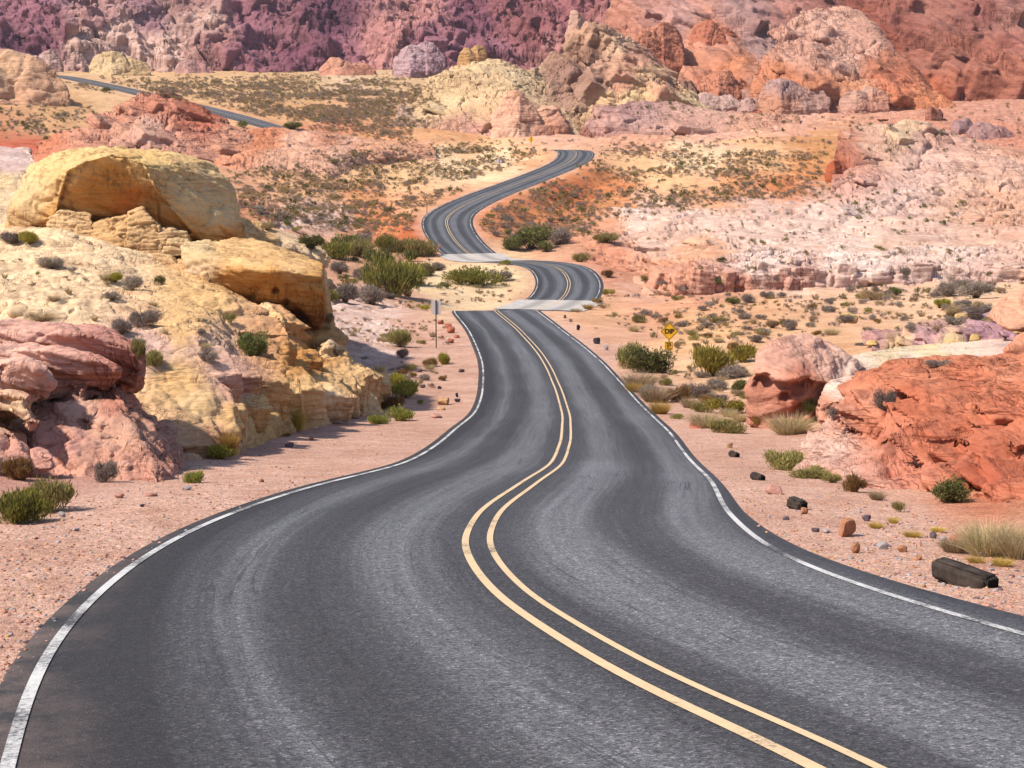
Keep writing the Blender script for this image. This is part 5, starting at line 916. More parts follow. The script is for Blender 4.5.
ledge_field('broken pale pink shelf on the far flat below the red cliff', [(640, 136), (640, 118), (800, 112), (1024, 106), (1024, 138), (940, 118), (850, 122), (760, 134)], 90, 3.0, 14.0, (0.1, -0.05, 1), 0.2, 0.5, M_FAR, GA, 421, (2.4, 1.4, 0.2), 0.5)
ledge_field('low white shelf of rock in the hollow left of the crest', [(336, 312), (420, 312), (440, 330), (410, 360), (372, 376), (345, 345)], 60, 0.8, 3.4, (0.1, -0.1, 1), 0.3, 0.1, M_NEAR, GA, 422, (2.0, 1.2, 0.22), 0.55)
ledge_field('reddish-white shelf of rock right of the middle stretch of road', [(612, 262), (700, 262), (700, 294), (625, 296), (610, 284)], 60, 1.2, 5.0, (0.2, -0.1, 1), 0.4, 0.17, M_MID, GA, 423, (2.0, 1.2, 0.3), 0.5)
ledge_field('whitish bare rock patch on the slope above the gully bushes', [(268, 216), (350, 205), (350, 228), (290, 236)], 40, 1.0, 5.0, (0.2, -0.1, 1), 0.4, 0.2, M_MID, GA, 424, (2.0, 1.2, 0.25), 0.55)

add_blocks(O_RED, [(905, 400), (1030, 388), (1030, 500), (960, 490), (912, 455), (885, 425)], 48, 0.6, 2.0, (0.22, -0.22, 1), 0.55, 0.045, M_RED, REDS, 430, (2.8, 1.3, 0.16), 0.35, jit=0.35, smooth=4)
# ------------------------------------------------------------------ finding the ground under a line of sight
bpy.context.view_layer.update(); _dg = bpy.context.evaluated_depsgraph_get()
def hit(px, py):
    dv = W(px, py, 100.0) - CAM; dv /= np.linalg.norm(dv)
    ok, loc, nor, idx, ob, mt = scene.ray_cast(_dg, Vector(CAM), Vector(dv))
    return (np.array(loc), np.array(nor), ob.name.split('.')[0]) if ok else None
def depth_of(P): return float((P - CAM) @ FWD)

# ------------------------------------------------------------------ plants
def leaf_quads(C_, D_, L, Wd, rng):
    """kite-shaped leaves / twigs at C_ pointing along D_"""
    n = len(C_); r = norm_rows(rng.normal(size=(n, 3))); S = norm_rows(np.cross(D_, r)) * Wd[:, None] * 0.5
    V = np.stack([C_, C_ + D_ * L[:, None] * 0.55 + S, C_ + D_ * L[:, None], C_ + D_ * L[:, None] * 0.55 - S], 1).reshape(-1, 3)
    return V, np.arange(4 * n).reshape(n, 4)
def bush_mesh(n, h=0.7, clumps=7, leaf=(0.10, 0.03), up=0.5, out=0.8, rnd=0.6, shell=0.55, seed=0, drop=0.0):
    """crown of about 1 m across: several uneven sub-crowns of separate leaves"""
    rng = np.random.default_rng(seed)
    a = rng.uniform(0, 2 * math.pi, clumps); rad = np.sqrt(rng.uniform(0, 1, clumps)) * 0.30
    cc = np.stack([np.cos(a) * rad, np.sin(a) * rad, h * (0.22 + 0.30 * rng.uniform(0, 1, clumps))], 1); cr = rng.uniform(0.10, 0.24, clumps)
    k = rng.integers(0, clumps, n); d = norm_rows(rng.normal(size=(n, 3))); rr_ = (shell + (1 - shell) * rng.uniform(0, 1, n)) ** 0.7
    lone = rng.uniform(0, 1, n) < 0.16; rr_ = np.where(lone, rng.uniform(0.9, 1.45, n), rr_)
    P = cc[k] + d * (cr[k] * rr_)[:, None] * np.array([1, 1, h / 0.75]); P[:, 2] = np.abs(P[:, 2]) + 0.01
    base = np.array([0, 0, -0.05]); o = norm_rows(P - base)
    D = norm_rows(o * out + np.array([0, 0, up]) + rng.normal(size=(n, 3)) * rnd)
    return leaf_quads(P - D * leaf[0] * 0.5 * 1, D, leaf[0] * rng.uniform(0.6, 1.5, n), leaf[1] * rng.uniform(0.6, 1.5, n), rng)
def tuft_mesh(n, h=0.8, spread=0.5, wid=0.02, seed=0):
    rng = np.random.default_rng(seed); a = rng.uniform(0, 2 * math.pi, n); r = np.sqrt(rng.uniform(0, 1, n)) * 0.22
    B = np.stack([np.cos(a) * r, np.sin(a) * r, 0 * r], 1); tilt = rng.uniform(0.1, 1, n) * spread
    D = norm_rows(np.stack([np.cos(a) * tilt, np.sin(a) * tilt, np.ones(n)], 1) + rng.normal(size=(n, 3)) * 0.16)
    L = h * rng.uniform(0.45, 1.05, n); S = norm_rows(np.cross(D, rng.normal(size=(n, 3)))) * wid
    M = B + D * L[:, None] * 0.6; T = B + D * L[:, None] + np.stack([np.cos(a), np.sin(a), -0.5 + 0 * a], 1) * (L * 0.16 * tilt / spread)[:, None]
    V = np.stack([B - S * .5, B + S * .5, M + S * .45, T, M - S * .45], 1).reshape(-1, 3)
    i = np.arange(n) * 5
    return V, np.concatenate([np.stack([i, i + 1, i + 2, i + 4], 1), np.stack([i + 4, i + 2, i + 3, i + 3], 1)])
def stem_mesh(n, h, seed=0, spread=0.38, th_=0.012):
    rng = np.random.default_rng(seed); V = []; Fq = []
    for s in range(n):
        a = rng.uniform(0, 6.283); r = spread * rng.uniform(0.3, 1); tip = np.array([math.cos(a) * r, math.sin(a) * r, h * rng.uniform(0.5, 0.95)])
        pts = [np.array([math.cos(a) * 0.03, math.sin(a) * 0.03, -0.06]), tip * np.array([0.35, 0.35, 0.5]) + rng.normal(size=3) * 0.02, tip]
        for q, p in enumerate(pts):
            for c in range(3):
                t = 2.094 * c; w_ = th_ * (1, 0.7, 0.25)[q]; V.append(p + np.array([math.cos(t) * w_, math.sin(t) * w_, 0]))
        b = s * 9
        for q in range(2):
            for c in range(3): Fq.append((b + q * 3 + c, b + q * 3 + (c + 1) % 3, b + q * 3 + 3 + (c + 1) % 3, b + q * 3 + 3 + c))
    return np.array(V), np.array(Fq)

G = lambda r, g, b: (r, g, b)
LM = {'green': leaf_material('green_leaf', G(.09, .10, .022), G(.235, .225, .048), G(.40, .35, .09)),
      'dark': leaf_material('dark_leaf', G(.06, .062, .022), G(.14, .135, .045), G(.25, .22, .085)),
      'olive': leaf_material('olive_leaf', G(.13, .11, .04), G(.28, .23, .08), G(.42, .34, .14)),
      'yellow': leaf_material('yellow_leaf', G(.16, .14, .028), G(.36, .31, .055), G(.52, .44, .10)),
      'grey': leaf_material('grey_twig', G(.13, .10, .085), G(.28, .22, .18), G(.44, .35, .28)),
      'dun': leaf_material('dun_twig', G(.20, .13, .075), G(.37, .255, .145), G(.52, .37, .22)),
      'brown': leaf_material('brown_twig', G(.09, .05, .022), G(.24, .13, .05), G(.36, .20, .08)),
      'straw': leaf_material('straw_blade', G(.20, .14, .065), G(.42, .31, .17), G(.58, .46, .29)),
      'gold': leaf_material('gold_blade', G(.24, .15, .03), G(.48, .31, .07), G(.62, .45, .16))}
M_STEM = plain('bark', (.11, .075, .055), 0.9)
SHAPE = {  # h, clumps, leaf, up, out, rnd, shell
 'green': (0.80, 9, (0.13, 0.022), 0.9, 0.7, 0.35, 0.35), 'dark': (0.85, 9, (0.10, 0.030), 0.6, 0.7, 0.6, 0.35), 'olive': (0.75, 9, (0.13, 0.022), 1.0, 0.6, 0.35, 0.35),
 'yellow': (0.62, 8, (0.11, 0.026), 0.7, 0.8, 0.4, 0.45), 'dun': (0.60, 7, (0.13, 0.016), 0.3, 0.8, 0.7, 0.4), 'grey': (0.62, 8, (0.12, 0.014), 0.3, 0.8, 0.7, 0.4), 'brown': (0.62, 7, (0.13, 0.018), 0.7, 0.7, 0.5, 0.4)}
PROTO = {}
for kd, (h, cl_, lf, up, ou, rn, sh) in SHAPE.items():
    for lod, n, k in (('near', 4200, 0.55), ('mid', 1000, 1.0), ('far', 150, 1.9)):
        for v in range(3 if lod != 'far' else 5):
            V, Fq = bush_mesh(n, h, cl_, (lf[0] * (0.66 + 0.2 * k), lf[1] * k * (1.7 if kd == 'grey' else 1.25)), up, ou, rn, sh, seed=hash(kd) % 1 + v * 13 + n + len(kd) * 7)
            PROTO[kd, lod, v] = raw_mesh('foliage', V, Fq, LM[kd], smooth=False), V, Fq
for kd in ('straw', 'gold'):
    for lod, n, w_ in (('near', 1100, 0.007), ('mid', 320, 0.016), ('far', 70, 0.04)):
        for v in range(3 if lod != 'far' else 5):
            V, Fq = tuft_mesh(n, 0.75, 0.75, w_, seed=v * 7 + n); PROTO[kd, lod, v] = raw_mesh('blades', V, Fq, LM[kd], smooth=False), V, Fq
STEM = [raw_mesh('woody_base', *stem_mesh(26, 0.6, s), M_STEM) for s in range(3)]
NICE = {'green': 'green', 'dark': 'dark green', 'olive': 'olive green', 'yellow': 'yellow-green', 'grey': 'dry grey', 'dun': 'dun brown', 'brown': 'rusty brown', 'straw': 'straw-coloured', 'gold': 'golden'}
PLACED = []
def plant(px, py, wpx, hpx, kd, label, group=None, base=None):
    h_ = base if base is not None else hit(px, py)
    if h_ is None: return None
    P = h_[0]; d = depth_of(P); wd = wpx / F * d; ht = hpx / F * d / math.cos(0.12)
    lod = 'near' if wpx > 15 else ('mid' if wpx > 7 else 'far'); v = random.randrange(3)
    tuft = kd in ('straw', 'gold'); nat = 0.78 if tuft else SHAPE[kd][0]
    me = PROTO[kd, lod, v][0]; nm = 'grass_tuft' if tuft else 'shrub'
    sc = (wd / 0.86, wd / 0.86, ht / nat); rz = random.uniform(0, 6.28)
    if wpx > 15 and not tuft:
        o = empty(nm, P - np.array([0, 0, 0.03 * ht])); o.rotation_euler.z = rz; o.scale = sc
        f = bpy.data.objects.new('foliage', me); COL.objects.link(f); f.parent = o
        s = bpy.data.objects.new('woody_base', STEM[v]); COL.objects.link(s); s.parent = o
    else:
        o = bpy.data.objects.new(nm, me); COL.objects.link(o); o.location = P - np.array([0, 0, 0.03 * ht]); o.rotation_euler.z = rz; o.scale = sc
    tag(o, label, 'grass' if tuft else 'shrub', group); PLACED.append((px, py, P)); return o

NAMED = [  # pixel x, pixel y of the foot, width, height in pixels, kind, label
 (16, 523, 60, 46, 'green', 'bright green bushy shrub at the left edge, nearest of all to the camera'),
 (46, 510, 56, 44, 'olive', 'olive green shrub just behind the nearest bright green one at the left edge'),
 (22, 480, 46, 30, 'brown', 'orange-brown dry shrub rising behind the green pair at the left edge'),
 (4, 474, 30, 22, 'grey', 'dark grey dead shrub at the very left edge under the pink ledges'),
 (105, 482, 27, 30, 'grey', 'dry grey-brown shrub at the foot of the pink buttress'),
 (193, 483, 21, 19, 'green', 'small lone green shrub on the gravel verge at left'),
 (221, 459, 30, 19, 'yellow', 'small yellow-green shrub at the foot of the yellow slope, beside gold grass'),
 (228, 450, 22, 24, 'gold', 'gold grass behind the small yellow-green shrub at the slope foot'),
 (251, 356, 40, 32, 'dark', 'round dark green shrub perched alone on the yellow slope'),
 (297, 430, 18, 30, 'gold', 'gold grass against the upright yellow block at the slope foot'),
 (380, 424, 24, 14, 'green', 'low bright green shrub at the toe of the yellow slope, left of a larger one'),
 (399, 421, 34, 17, 'green', 'wide bright green shrub nearest the road at the toe of the yellow slope'),
 (392, 408, 30, 22, 'brown', 'brown dry shrub tucked between the green shrubs at the slope toe'),
 (404, 398, 36, 22, 'yellow', 'yellow-green shrub topping the green clump at the slope toe'),
 (398, 386, 26, 16, 'yellow', 'farthest yellow-green shrub of the clump at the slope toe'),
 (420, 404, 9, 6, 'green', 'tiny green shrub alone on the gravel right of the slope-toe clump'),
 (444, 364, 18, 14, 'yellow', 'small yellow-green shrub below the back of the road sign'),
 (431, 367, 20, 12, 'brown', 'rusty shrub touching the yellow-green one below the sign back'),
 (400, 347, 26, 24, 'olive', 'olive shrub on the whitish rock left of the sign back'),
 (402, 358, 16, 12, 'grey', 'grey shrub just below the olive one on the whitish rock'),
 (332, 258, 48, 26, 'green', 'broad green bush at the left end of the gully thicket'),
 (358, 256, 34, 22, 'olive', 'olive bush right of the broad green one in the gully thicket'),
 (392, 296, 58, 50, 'green', 'largest green bush of the gully, tall and open, above the white gravel bar'),
 (374, 290, 24, 34, 'dark', 'dark bush against the left side of the tallest gully bush'),
 (345, 302, 34, 24, 'grey', 'dark grey rounded bush, left one of the pair in the gully'),
 (372, 304, 34, 24, 'grey', 'dark grey rounded bush, right one of the pair in the gully'),
 (331, 301, 16, 18, 'green', 'green bush peeping out beside the squared yellow block'),
 (362, 246, 24, 18, 'grey', 'grey bush in the back row of the gully thicket'),
 (385, 250, 30, 20, 'green', 'green bush in the middle of the back row of the thicket'),
 (422, 256, 34, 26, 'olive', 'olive bush beside the outer edge of the sharp far bend'),
 (410, 262, 20, 16, 'dark', 'small dark bush left of the olive one by the sharp bend'),
 (345, 250, 30, 22, 'dark', 'dark bush filling the gap behind the broad green one in the thicket'),
 (408, 284, 34, 30, 'green', 'green bush leaning right of the tallest gully bush'),
 (400, 252, 28, 20, 'olive', 'olive bush right of the middle one in the back row'),
 (378, 266, 30, 24, 'dark', 'dark bush right behind the tallest gully bush'),
 (425, 276, 28, 18, 'olive', 'olive bush below the left end of the far concrete strip'),
 (438, 270, 18, 10, 'grey', 'grey bush under the left corner of the far concrete strip'),
 (340, 274, 24, 16, 'grey', 'grey bush in front of the broad green bush at the thicket end'),
 (360, 280, 20, 16, 'grey', 'grey bush left of the tallest gully bush, above the dark pair'),
 (475, 284, 56, 22, 'green', 'long green bush between the two concrete strips'),
 (500, 281, 26, 14, 'grey', 'grey bush at the right end of the long green one between the strips'),
 (531, 249, 54, 30, 'dark', 'large dark green bush inside the sharp far bend'),
 (512, 250, 26, 20, 'dark', 'dark bush at the left end of the large dark one inside the bend'),
 (560, 245, 30, 22, 'grey', 'greyish bush at the right end of the large dark one inside the bend'),
 (547, 252, 20, 14, 'dark', 'small dark round bush in front of the one inside the bend'),
 (605, 242, 30, 12, 'olive', 'flat olive bush alone on the white rock right of the bend'),
 (581, 262, 18, 12, 'olive', 'pale olive bush above the middle stretch of road'),
 (608, 296, 13, 9, 'yellow', 'small lime green shrub at the right edge of the middle stretch of road'),
 (608, 277, 16, 10, 'brown', 'rusty shrub right of the middle stretch of road'),
 (598, 303, 14, 8, 'brown', 'rusty shrub at the right end of the near concrete strip'),
 (588, 309, 12, 7, 'gold', 'gold tuft on the right end of the near concrete strip'),
 (604, 308, 14, 7, 'dun', 'dun bush just outside the right end of the near concrete strip'),
 (576, 312, 12, 5, 'straw', 'flat straw tuft in front of the near concrete strip at its right'),
 (505, 265, 14, 8, 'green', 'small green shrub at the right end of the far concrete strip'),
 (650, 372, 54, 34, 'dark', 'big dark green feathery bush in front of the yellow warning sign'),
 (634, 368, 34, 34, 'olive', 'thin olive bush leaning left beside the big one under the warning sign'),
 (714, 376, 42, 38, 'yellow', 'tall yellow-green bush on the flat right of the warning sign'),
 (733, 378, 36, 16, 'grey', 'grey bush at the right foot of the tall yellow-green one'),
 (742, 362, 28, 22, 'yellow', 'pale yellow-green bush behind the grey one near the pink boulder'),
 (734, 352, 16, 14, 'brown', 'rusty bush behind the pale one near the pink boulder'),
 (640, 388, 36, 20, 'straw', 'straw-coloured grass in front of the dark bush by the verge'),
 (634, 392, 18, 12, 'gold', 'golden grass at the left of the straw clump by the verge'),
 (656, 402, 36, 20, 'straw', 'pale dome of dry grass beside the right verge'),
 (650, 396, 26, 14, 'grey', 'grey shrub between the dry grass clumps of the right verge'),
 (660, 414, 22, 17, 'gold', 'yellow round grass tuft at the very edge of the right verge'),
 (678, 402, 26, 22, 'brown', 'brownish shrub behind the yellow round tuft of the verge'),
 (676, 419, 15, 8, 'green', 'small bright green plant right of the yellow round tuft'),
 (698, 398, 28, 18, 'grey', 'grey shrub in the middle of the roadside brush'),
 (702, 412, 24, 14, 'olive', 'olive shrub left of the lime one in the roadside brush'),
 (725, 414, 38, 20, 'yellow', 'lime yellow dome-shaped shrub in front of the pink boulder'),
 (718, 390, 28, 14, 'grey', 'grey shrub behind the lime dome in the roadside brush'),
 (738, 393, 18, 18, 'dark', 'dark shrub at the left corner of the pink boulder'),
 (728, 433, 38, 20, 'olive', 'dull olive grassy shrub in front of the lime dome'),
 (706, 428, 36, 20, 'straw', 'straw grass left of the dull olive shrub on the verge'),
 (690, 408, 20, 14, 'straw', 'short straw grass behind the olive shrub of the verge'),
 (757, 424, 12, 14, 'gold', 'small gold grass at the foot of the pink boulder'),
 (790, 434, 46, 26, 'straw', 'wide straw grass in front of the orange face of the pink boulder'),
 (810, 412, 20, 18, 'dark', 'dark green shrub in the cleft right of the pink boulder'),
 (832, 418, 12, 14, 'grey', 'grey shrub on the white-topped pink nose of rock'),
 (786, 470, 48, 28, 'olive', 'olive grassy shrub beside the verge below the straw grass'),
 (808, 478, 42, 16, 'olive', 'low olive shrub to the right of the larger one beside the verge'),
 (832, 483, 22, 12, 'olive', 'small olive tuft at the right end of the olive row by the verge'),
 (854, 492, 28, 24, 'brown', 'rusty brown dry shrub at the foot of the red outcrop'),
 (877, 500, 18, 12, 'straw', 'small pale grass right of the rusty shrub'),
 (898, 512, 14, 14, 'olive', 'thin olive plant on red dirt below the green bush'),
 (949, 502, 48, 32, 'dark', 'bright green round bush on the lower part of the red outcrop'),
 (885, 411, 22, 28, 'grey', 'grey shrub standing in a notch on top of the red outcrop'),
 (938, 367, 26, 9, 'grey', 'flat grey shrub on the crest of the red outcrop'),
 (990, 556, 64, 44, 'straw', 'large dry pale grass clump at the right edge below the red outcrop'),
 (1018, 558, 50, 42, 'straw', 'dry pale grass cut off by the right edge'),
 (955, 552, 34, 18, 'straw', 'short dry grass left of the large pale clump at right'),
 (946, 296, 26, 20, 'grey', 'grey bush growing against the white ledge, left of a wider one'),
 (976, 298, 40, 22, 'grey', 'wide grey bush against the white ledge near the right edge'),
 (872, 300, 22, 14, 'dun', 'dun bush at the foot of the white ledge in its middle'),
 (748, 303, 18, 12, 'grey', 'grey bush at the foot of the jointed left end of the white ledge'),
 (940, 308, 22, 13, 'yellow', 'yellow-green bush on the flat left of the orange mound'),
 (962, 309, 24, 12, 'grey', 'grey bush right of the yellow-green one on the flat'),
 (845, 322, 22, 10, 'grey', 'grey bush on the flat above the pink boulder'),
 (790, 330, 16, 14, 'grey', 'dark grey bush just above the top of the pink boulder'),
 (756, 342, 16, 10, 'grey', 'grey round bush on the sand left of the pink boulder'),
 (30, 244, 20, 16, 'yellow', 'yellow-green bush at the left foot of the domed boulder'),
 (12, 243, 26, 15, 'grey', 'grey bush left of the yellow-green one under the dome'),
 (52, 268, 28, 15, 'grey', 'grey shrub on the pale slope below the domed boulder'),
 (72, 272, 12, 7, 'grey', 'tiny grey shrub right of the one below the dome'),
 (37, 276, 7, 8, 'green', 'tiny green sprig on the pale slope below the dome'),
 (132, 290, 26, 20, 'grey', 'grey shrub in the middle of the pale slope'),
 (115, 282, 18, 12, 'yellow', 'yellowish shrub left of the grey one in the middle of the slope'),
 (160, 285, 14, 13, 'dark', 'small dark shrub under the end of the cream ledge'),
 (112, 300, 18, 11, 'grey', 'low grey shrub lower down the middle of the slope'),
 (143, 326, 34, 22, 'grey', 'large dark grey shrub above the pink ledges'),
 (122, 333, 28, 18, 'grey', 'dark grey shrub left of the larger one above the pink ledges'),
 (54, 301, 14, 9, 'straw', 'small straw grass on the left of the pale slope'),
 (42, 322, 28, 14, 'straw', 'pale dry grass just above the topmost pink ledge'),
 (138, 358, 18, 24, 'olive', 'olive shrub behind the shaded red end of the pink ledge'),
 (154, 366, 24, 22, 'olive', 'olive shrub with dry stalks right of the pink ledge end'),
 (230, 322, 14, 12, 'olive', 'small olive shrub on the slope left of the cream rounded rock'),
 (201, 334, 12, 7, 'grey', 'tiny grey shrub on the bare middle of the slope'),
 (337, 356, 17, 14, 'grey', 'dark grey round shrub below the overhang of the squared block'),
 (309, 358, 9, 7, 'grey', 'tiny grey shrub under the overhang of the squared block'),
 (244, 128, 13, 11, 'dark', 'lone dark green bush beside the distant road'),
 (292, 129, 20, 10, 'dark', 'dark green bush right of the end of the distant road'),
 (876, 528, 16, 7, 'gold', 'sparse yellow flowers above the largest rust-brown stone'),
 (893, 523, 13, 8, 'gold', 'sparse yellow flowers right of the thin olive plant'),
 (912, 537, 20, 7, 'gold', 'yellow flowering litter in the middle of the right verge'),
 (938, 532, 16, 6, 'gold', 'yellow flowering litter left of the dry pale grass'),
 (976, 563, 20, 8, 'gold', 'yellow litter at the foot of the large pale grass clump'),
 (1002, 566, 22, 10, 'gold', 'yellow litter under the pale grass at the right edge'),
 (106, 92, 12, 7, 'dark', 'dark bush on the near side of the distant road, far left')]
for n_ in NAMED: plant(*n_)

# scattered brush: the largest become objects, the rest one mass
ROADP = np.vstack([CL_A, CL_B])[:, :2]
REG = [  # polygon, count, size range in metres, kinds, where
 ([(60, 84), (300, 78), (400, 79), (430, 104), (400, 140), (300, 122), (200, 98)], 1000, (1.0, 2.4), 'nnnnnggo', 'the far plain beyond the distant road'),
 ([(210, 180), (380, 146), (540, 152), (440, 196), (412, 240), (330, 235), (235, 215)], 620, (0.5, 1.8), 'nnnnngggdo', 'the orange slope left of the far bends'),
 ([(560, 158), (600, 147), (830, 138), (830, 190), (740, 204), (640, 206), (560, 240), (478, 232), (484, 212)], 620, (0.5, 1.9), 'nnnnngggdo', 'the orange slope right of the far bends'),
 ([(640, 205), (1024, 178), (1024, 266), (640, 284)], 190, (0.5, 1.4), 'nngood', 'the white rock right of the bends'),
 ([(585, 306), (660, 290), (760, 300), (1024, 286), (1024, 318), (860, 334), (740, 348), (640, 330)], 460, (0.4, 1.3), 'nnggggosb', 'the sandy flat right of the road'),
 ([(604, 322), (660, 330), (760, 356), (745, 432), (705, 420), (640, 380)], 80, (0.4, 0.9), 'nngsssbo', 'the roadside brush near the warning sign'),
 ([(300, 240), (430, 258), (452, 300), (420, 312), (330, 300)], 110, (0.6, 1.6), 'ggddoyb', 'the gully left of the bends'),
 ([(330, 304), (450, 312), (446, 350), (440, 385), (390, 385), (345, 350)], 110, (0.3, 0.9), 'nggsbo', 'the whitish rock left of the crest'),
 ([(600, 105), (1024, 100), (1024, 150), (850, 130), (600, 140)], 60, (1.0, 2.2), 'gdo', 'the pink flat below the far rocks'),
 ([(0, 100), (100, 112), (70, 134), (0, 134)], 220, (0.9, 2.0), 'nggd', 'the dark flat at the left edge'),
 ([(430, 142), (580, 142), (545, 156), (440, 158)], 110, (0.9, 1.8), 'nnggo', 'the rise behind the far bend'),
 ([(440, 264), (528, 264), (528, 300), (452, 304)], 90, (0.3, 1.0), 'ggsbo', 'the sandy bank between the concrete strips'),
 ([(842, 146), (1024, 150), (1024, 232), (838, 232)], 60, (0.6, 1.5), 'ddog', 'the joints of the pale rock dome'),
 ([(0, 262), (160, 286), (230, 320), (250, 372), (150, 345), (0, 316)], 18, (0.25, 0.5), 'ggs', 'the pale yellow slope'),
 ([(700, 280), (1024, 272), (1024, 296), (700, 300)], 46, (0.8, 1.8), 'ggd', 'the foot of the white ledge')]
KN = {'n': 'dun', 'g': 'grey', 'd': 'dark', 'o': 'olive', 'y': 'yellow', 's': 'straw', 'b': 'brown'}
def inside(poly, x, y):
    r = False; j = len(poly) - 1
    for i in range(len(poly)):
        (xi, yi), (xj, yj) = poly[i], poly[j]
        if (yi > y) != (yj > y) and x < (xj - xi) * (y - yi) / (yj - yi) + xi: r = not r
        j = i
    return r
CAND = []
for poly, cnt, (s0, s1), kinds, where in REG:
    xs, ys = [p[0] for p in poly], [p[1] for p in poly]; got = 0; tries = 0; cnt = int(cnt * 4.5) if cnt > 600 else cnt
    while got < cnt and tries < cnt * 20:
        tries += 1; x, y = random.uniform(min(xs), max(xs)), random.uniform(min(ys), max(ys))
        if not inside(poly, x, y): continue
        x += random.gauss(0, 11); y += random.gauss(0, 3)
        h_ = hit(x, y)
        if h_ is None or h_[2] in ('road', 'concrete_ford', 'boulder', 'edge_line', 'centre_line', 'mountain'): continue
        P = h_[0]; rd = np.hypot(*(ROADP - P[:2]).T).min()
        cl_n = perlin(np.array([[P[0] / 19, P[1] / 19, 0], [P[0] / 6, P[1] / 6, 4]]), 77)
        if random.random() > 0.62 + 1.3 * cl_n[0] + 0.7 * cl_n[1]: continue
        if rd < 5.1 or (rd < 6.5 and random.random() < 0.5) or h_[1][2] < 0.55: continue
        kd = KN[random.choice(kinds)]; sz = s0 + (s1 - s0) * random.random() ** 2.8
        CAND.append((sz * F / depth_of(P), x, y, P, kd, sz, where, h_)); got += 1
CAND.sort(key=lambda c: -c[0])
LAND = [(669, 332, 'yellow warning sign'), (436, 310, 'back of the road sign'), (800, 360, 'pink layered boulder'), (130, 190, 'domed boulder'), (288, 290, 'squared yellow block'), (531, 240, 'dark bush inside the bend'),
        (392, 275, 'tallest gully bush'), (475, 275, 'long green bush between the strips'), (530, 120, 'orange rock by the tan hill'), (838, 172, 'dark corner of the pale dome'), (605, 238, 'flat olive bush on the white rock'), (940, 303, 'yellow-green bush on the flat'),
        (714, 358, 'tall yellow-green bush'), (565, 305, 'near concrete strip'), (478, 258, 'far concrete strip'), (594, 152, 'highest far bend'), (425, 228, 'sharpest far bend'), (244, 123, 'lone bush by the distant road'), (1012, 305, 'orange mound'), (150, 120, 'pinkish bluff'), (740, 285, 'jointed end of the white ledge')]
ORD_ = ['nearest', 'second nearest', 'third nearest', 'fourth nearest', 'fifth nearest', 'sixth nearest', 'seventh nearest', 'eighth nearest', 'ninth nearest', 'tenth nearest', 'eleventh nearest', 'twelfth nearest']
NIND = 205
groups = {}
for c in CAND[:NIND]:
    l = min(LAND, key=lambda L_: (L_[0] - c[1]) ** 2 + 2.2 * (L_[1] - c[2]) ** 2); dx, dy = c[1] - l[0], (c[2] - l[1]) * 1.5
    side = ('right of' if dx > 0 else 'left of') if abs(dx) > abs(dy) else ('below' if dy > 0 else 'above')
    groups.setdefault((c[4], side, l[2]), []).append((math.hypot(dx, dy), c))
for (kd, side, lm), lst in groups.items():
    lst.sort(key=lambda t: t[0])
    for i, (_d, c) in enumerate(lst):
        noun = 'grass tuft' if kd == 'straw' else 'scrub bush'
        lab = '%s %s, %s %s the %s' % (NICE[kd], noun, ORD_[min(i, 11)], side, lm)
        plant(c[1], c[2], c[0], c[0] * random.uniform(0.5, 0.75), kd, lab, 'low desert scrub scattered over sand and rock', base=c[7])
def merge_scatter(name, cands, mats):
    by = {}
    for c in cands: by.setdefault(c[4], []).append(c)
    Vs, Fs, Ms, off_ = [], [], [], 0
    for mi, kd in enumerate(mats):
        for c in by.get(kd, []):
            _, V, Fq = PROTO[kd, 'far', random.randrange(5)]; a = random.uniform(0, 6.28); ca, sa = math.cos(a), math.sin(a); s = c[5] / 0.86; hz = s * random.uniform(0.7, 1.1)
            Q = np.stack([(V[:, 0] * ca - V[:, 1] * sa) * s, (V[:, 0] * sa + V[:, 1] * ca) * s, V[:, 2] * hz], 1) + c[3]
            Vs.append(Q); Fs.append(Fq + off_); Ms.append(np.full(len(Fq), mi)); off_ += len(Q)
    o = mesh_obj(name, np.concatenate(Vs), np.concatenate(Fs), None, smooth=False, origin=np.zeros(3))
    for kd in mats: o.data.materials.append(LM[kd])
    o.data.polygons.foreach_set('material_index', np.concatenate(Ms).astype(np.int32)); o.data.update(); return o
tag(merge_scatter('desert_scrub', CAND[NIND:], ['grey', 'dun', 'dark', 'olive', 'yellow', 'straw', 'brown']), kind='stuff')

# ------------------------------------------------------------------ stones
def stone_mesh(seed, sub=3):
    bm = bmesh.new(); bmesh.ops.create_icosphere(bm, subdivisions=sub, radius=0.5)
    V = np.array([v.co[:] for v in bm.verts]); Fq = np.array([[v.index for v in f.verts] for f in bm.faces]); bm.free()
    rng = np.random.default_rng(seed)
    for _ in range(9):                                                  # knock flat facets off
        d = rng.normal(size=3); d /= np.linalg.norm(d); c = rng.uniform(0.20, 0.36); a = V @ d; V = V - d * np.maximum(a - c, 0)[:, None] * 0.92
    V = V * (1 + 0.10 * fbm(V * 3 + seed, 4))[:, None] * np.array([1.15, 0.95, 0.72]); V[:, 2] -= V[:, 2].min() + 0.10
    return V, Fq
def stone_material(name, c):
    t = NT(name); p = t.n('ShaderNodeTexCoord').outputs['Object']; n = t.noise(p, 3.2, 8, 0.7)
    cc = t.mix(t.ramp(n, [(0.3, 0.0), (0.7, 1.0)]), np.array(c) * 0.62, np.array(c) * 1.2)
    return t.finish(cc, 0.92, t.bump(n, 0.5, 0.1), 0.1)
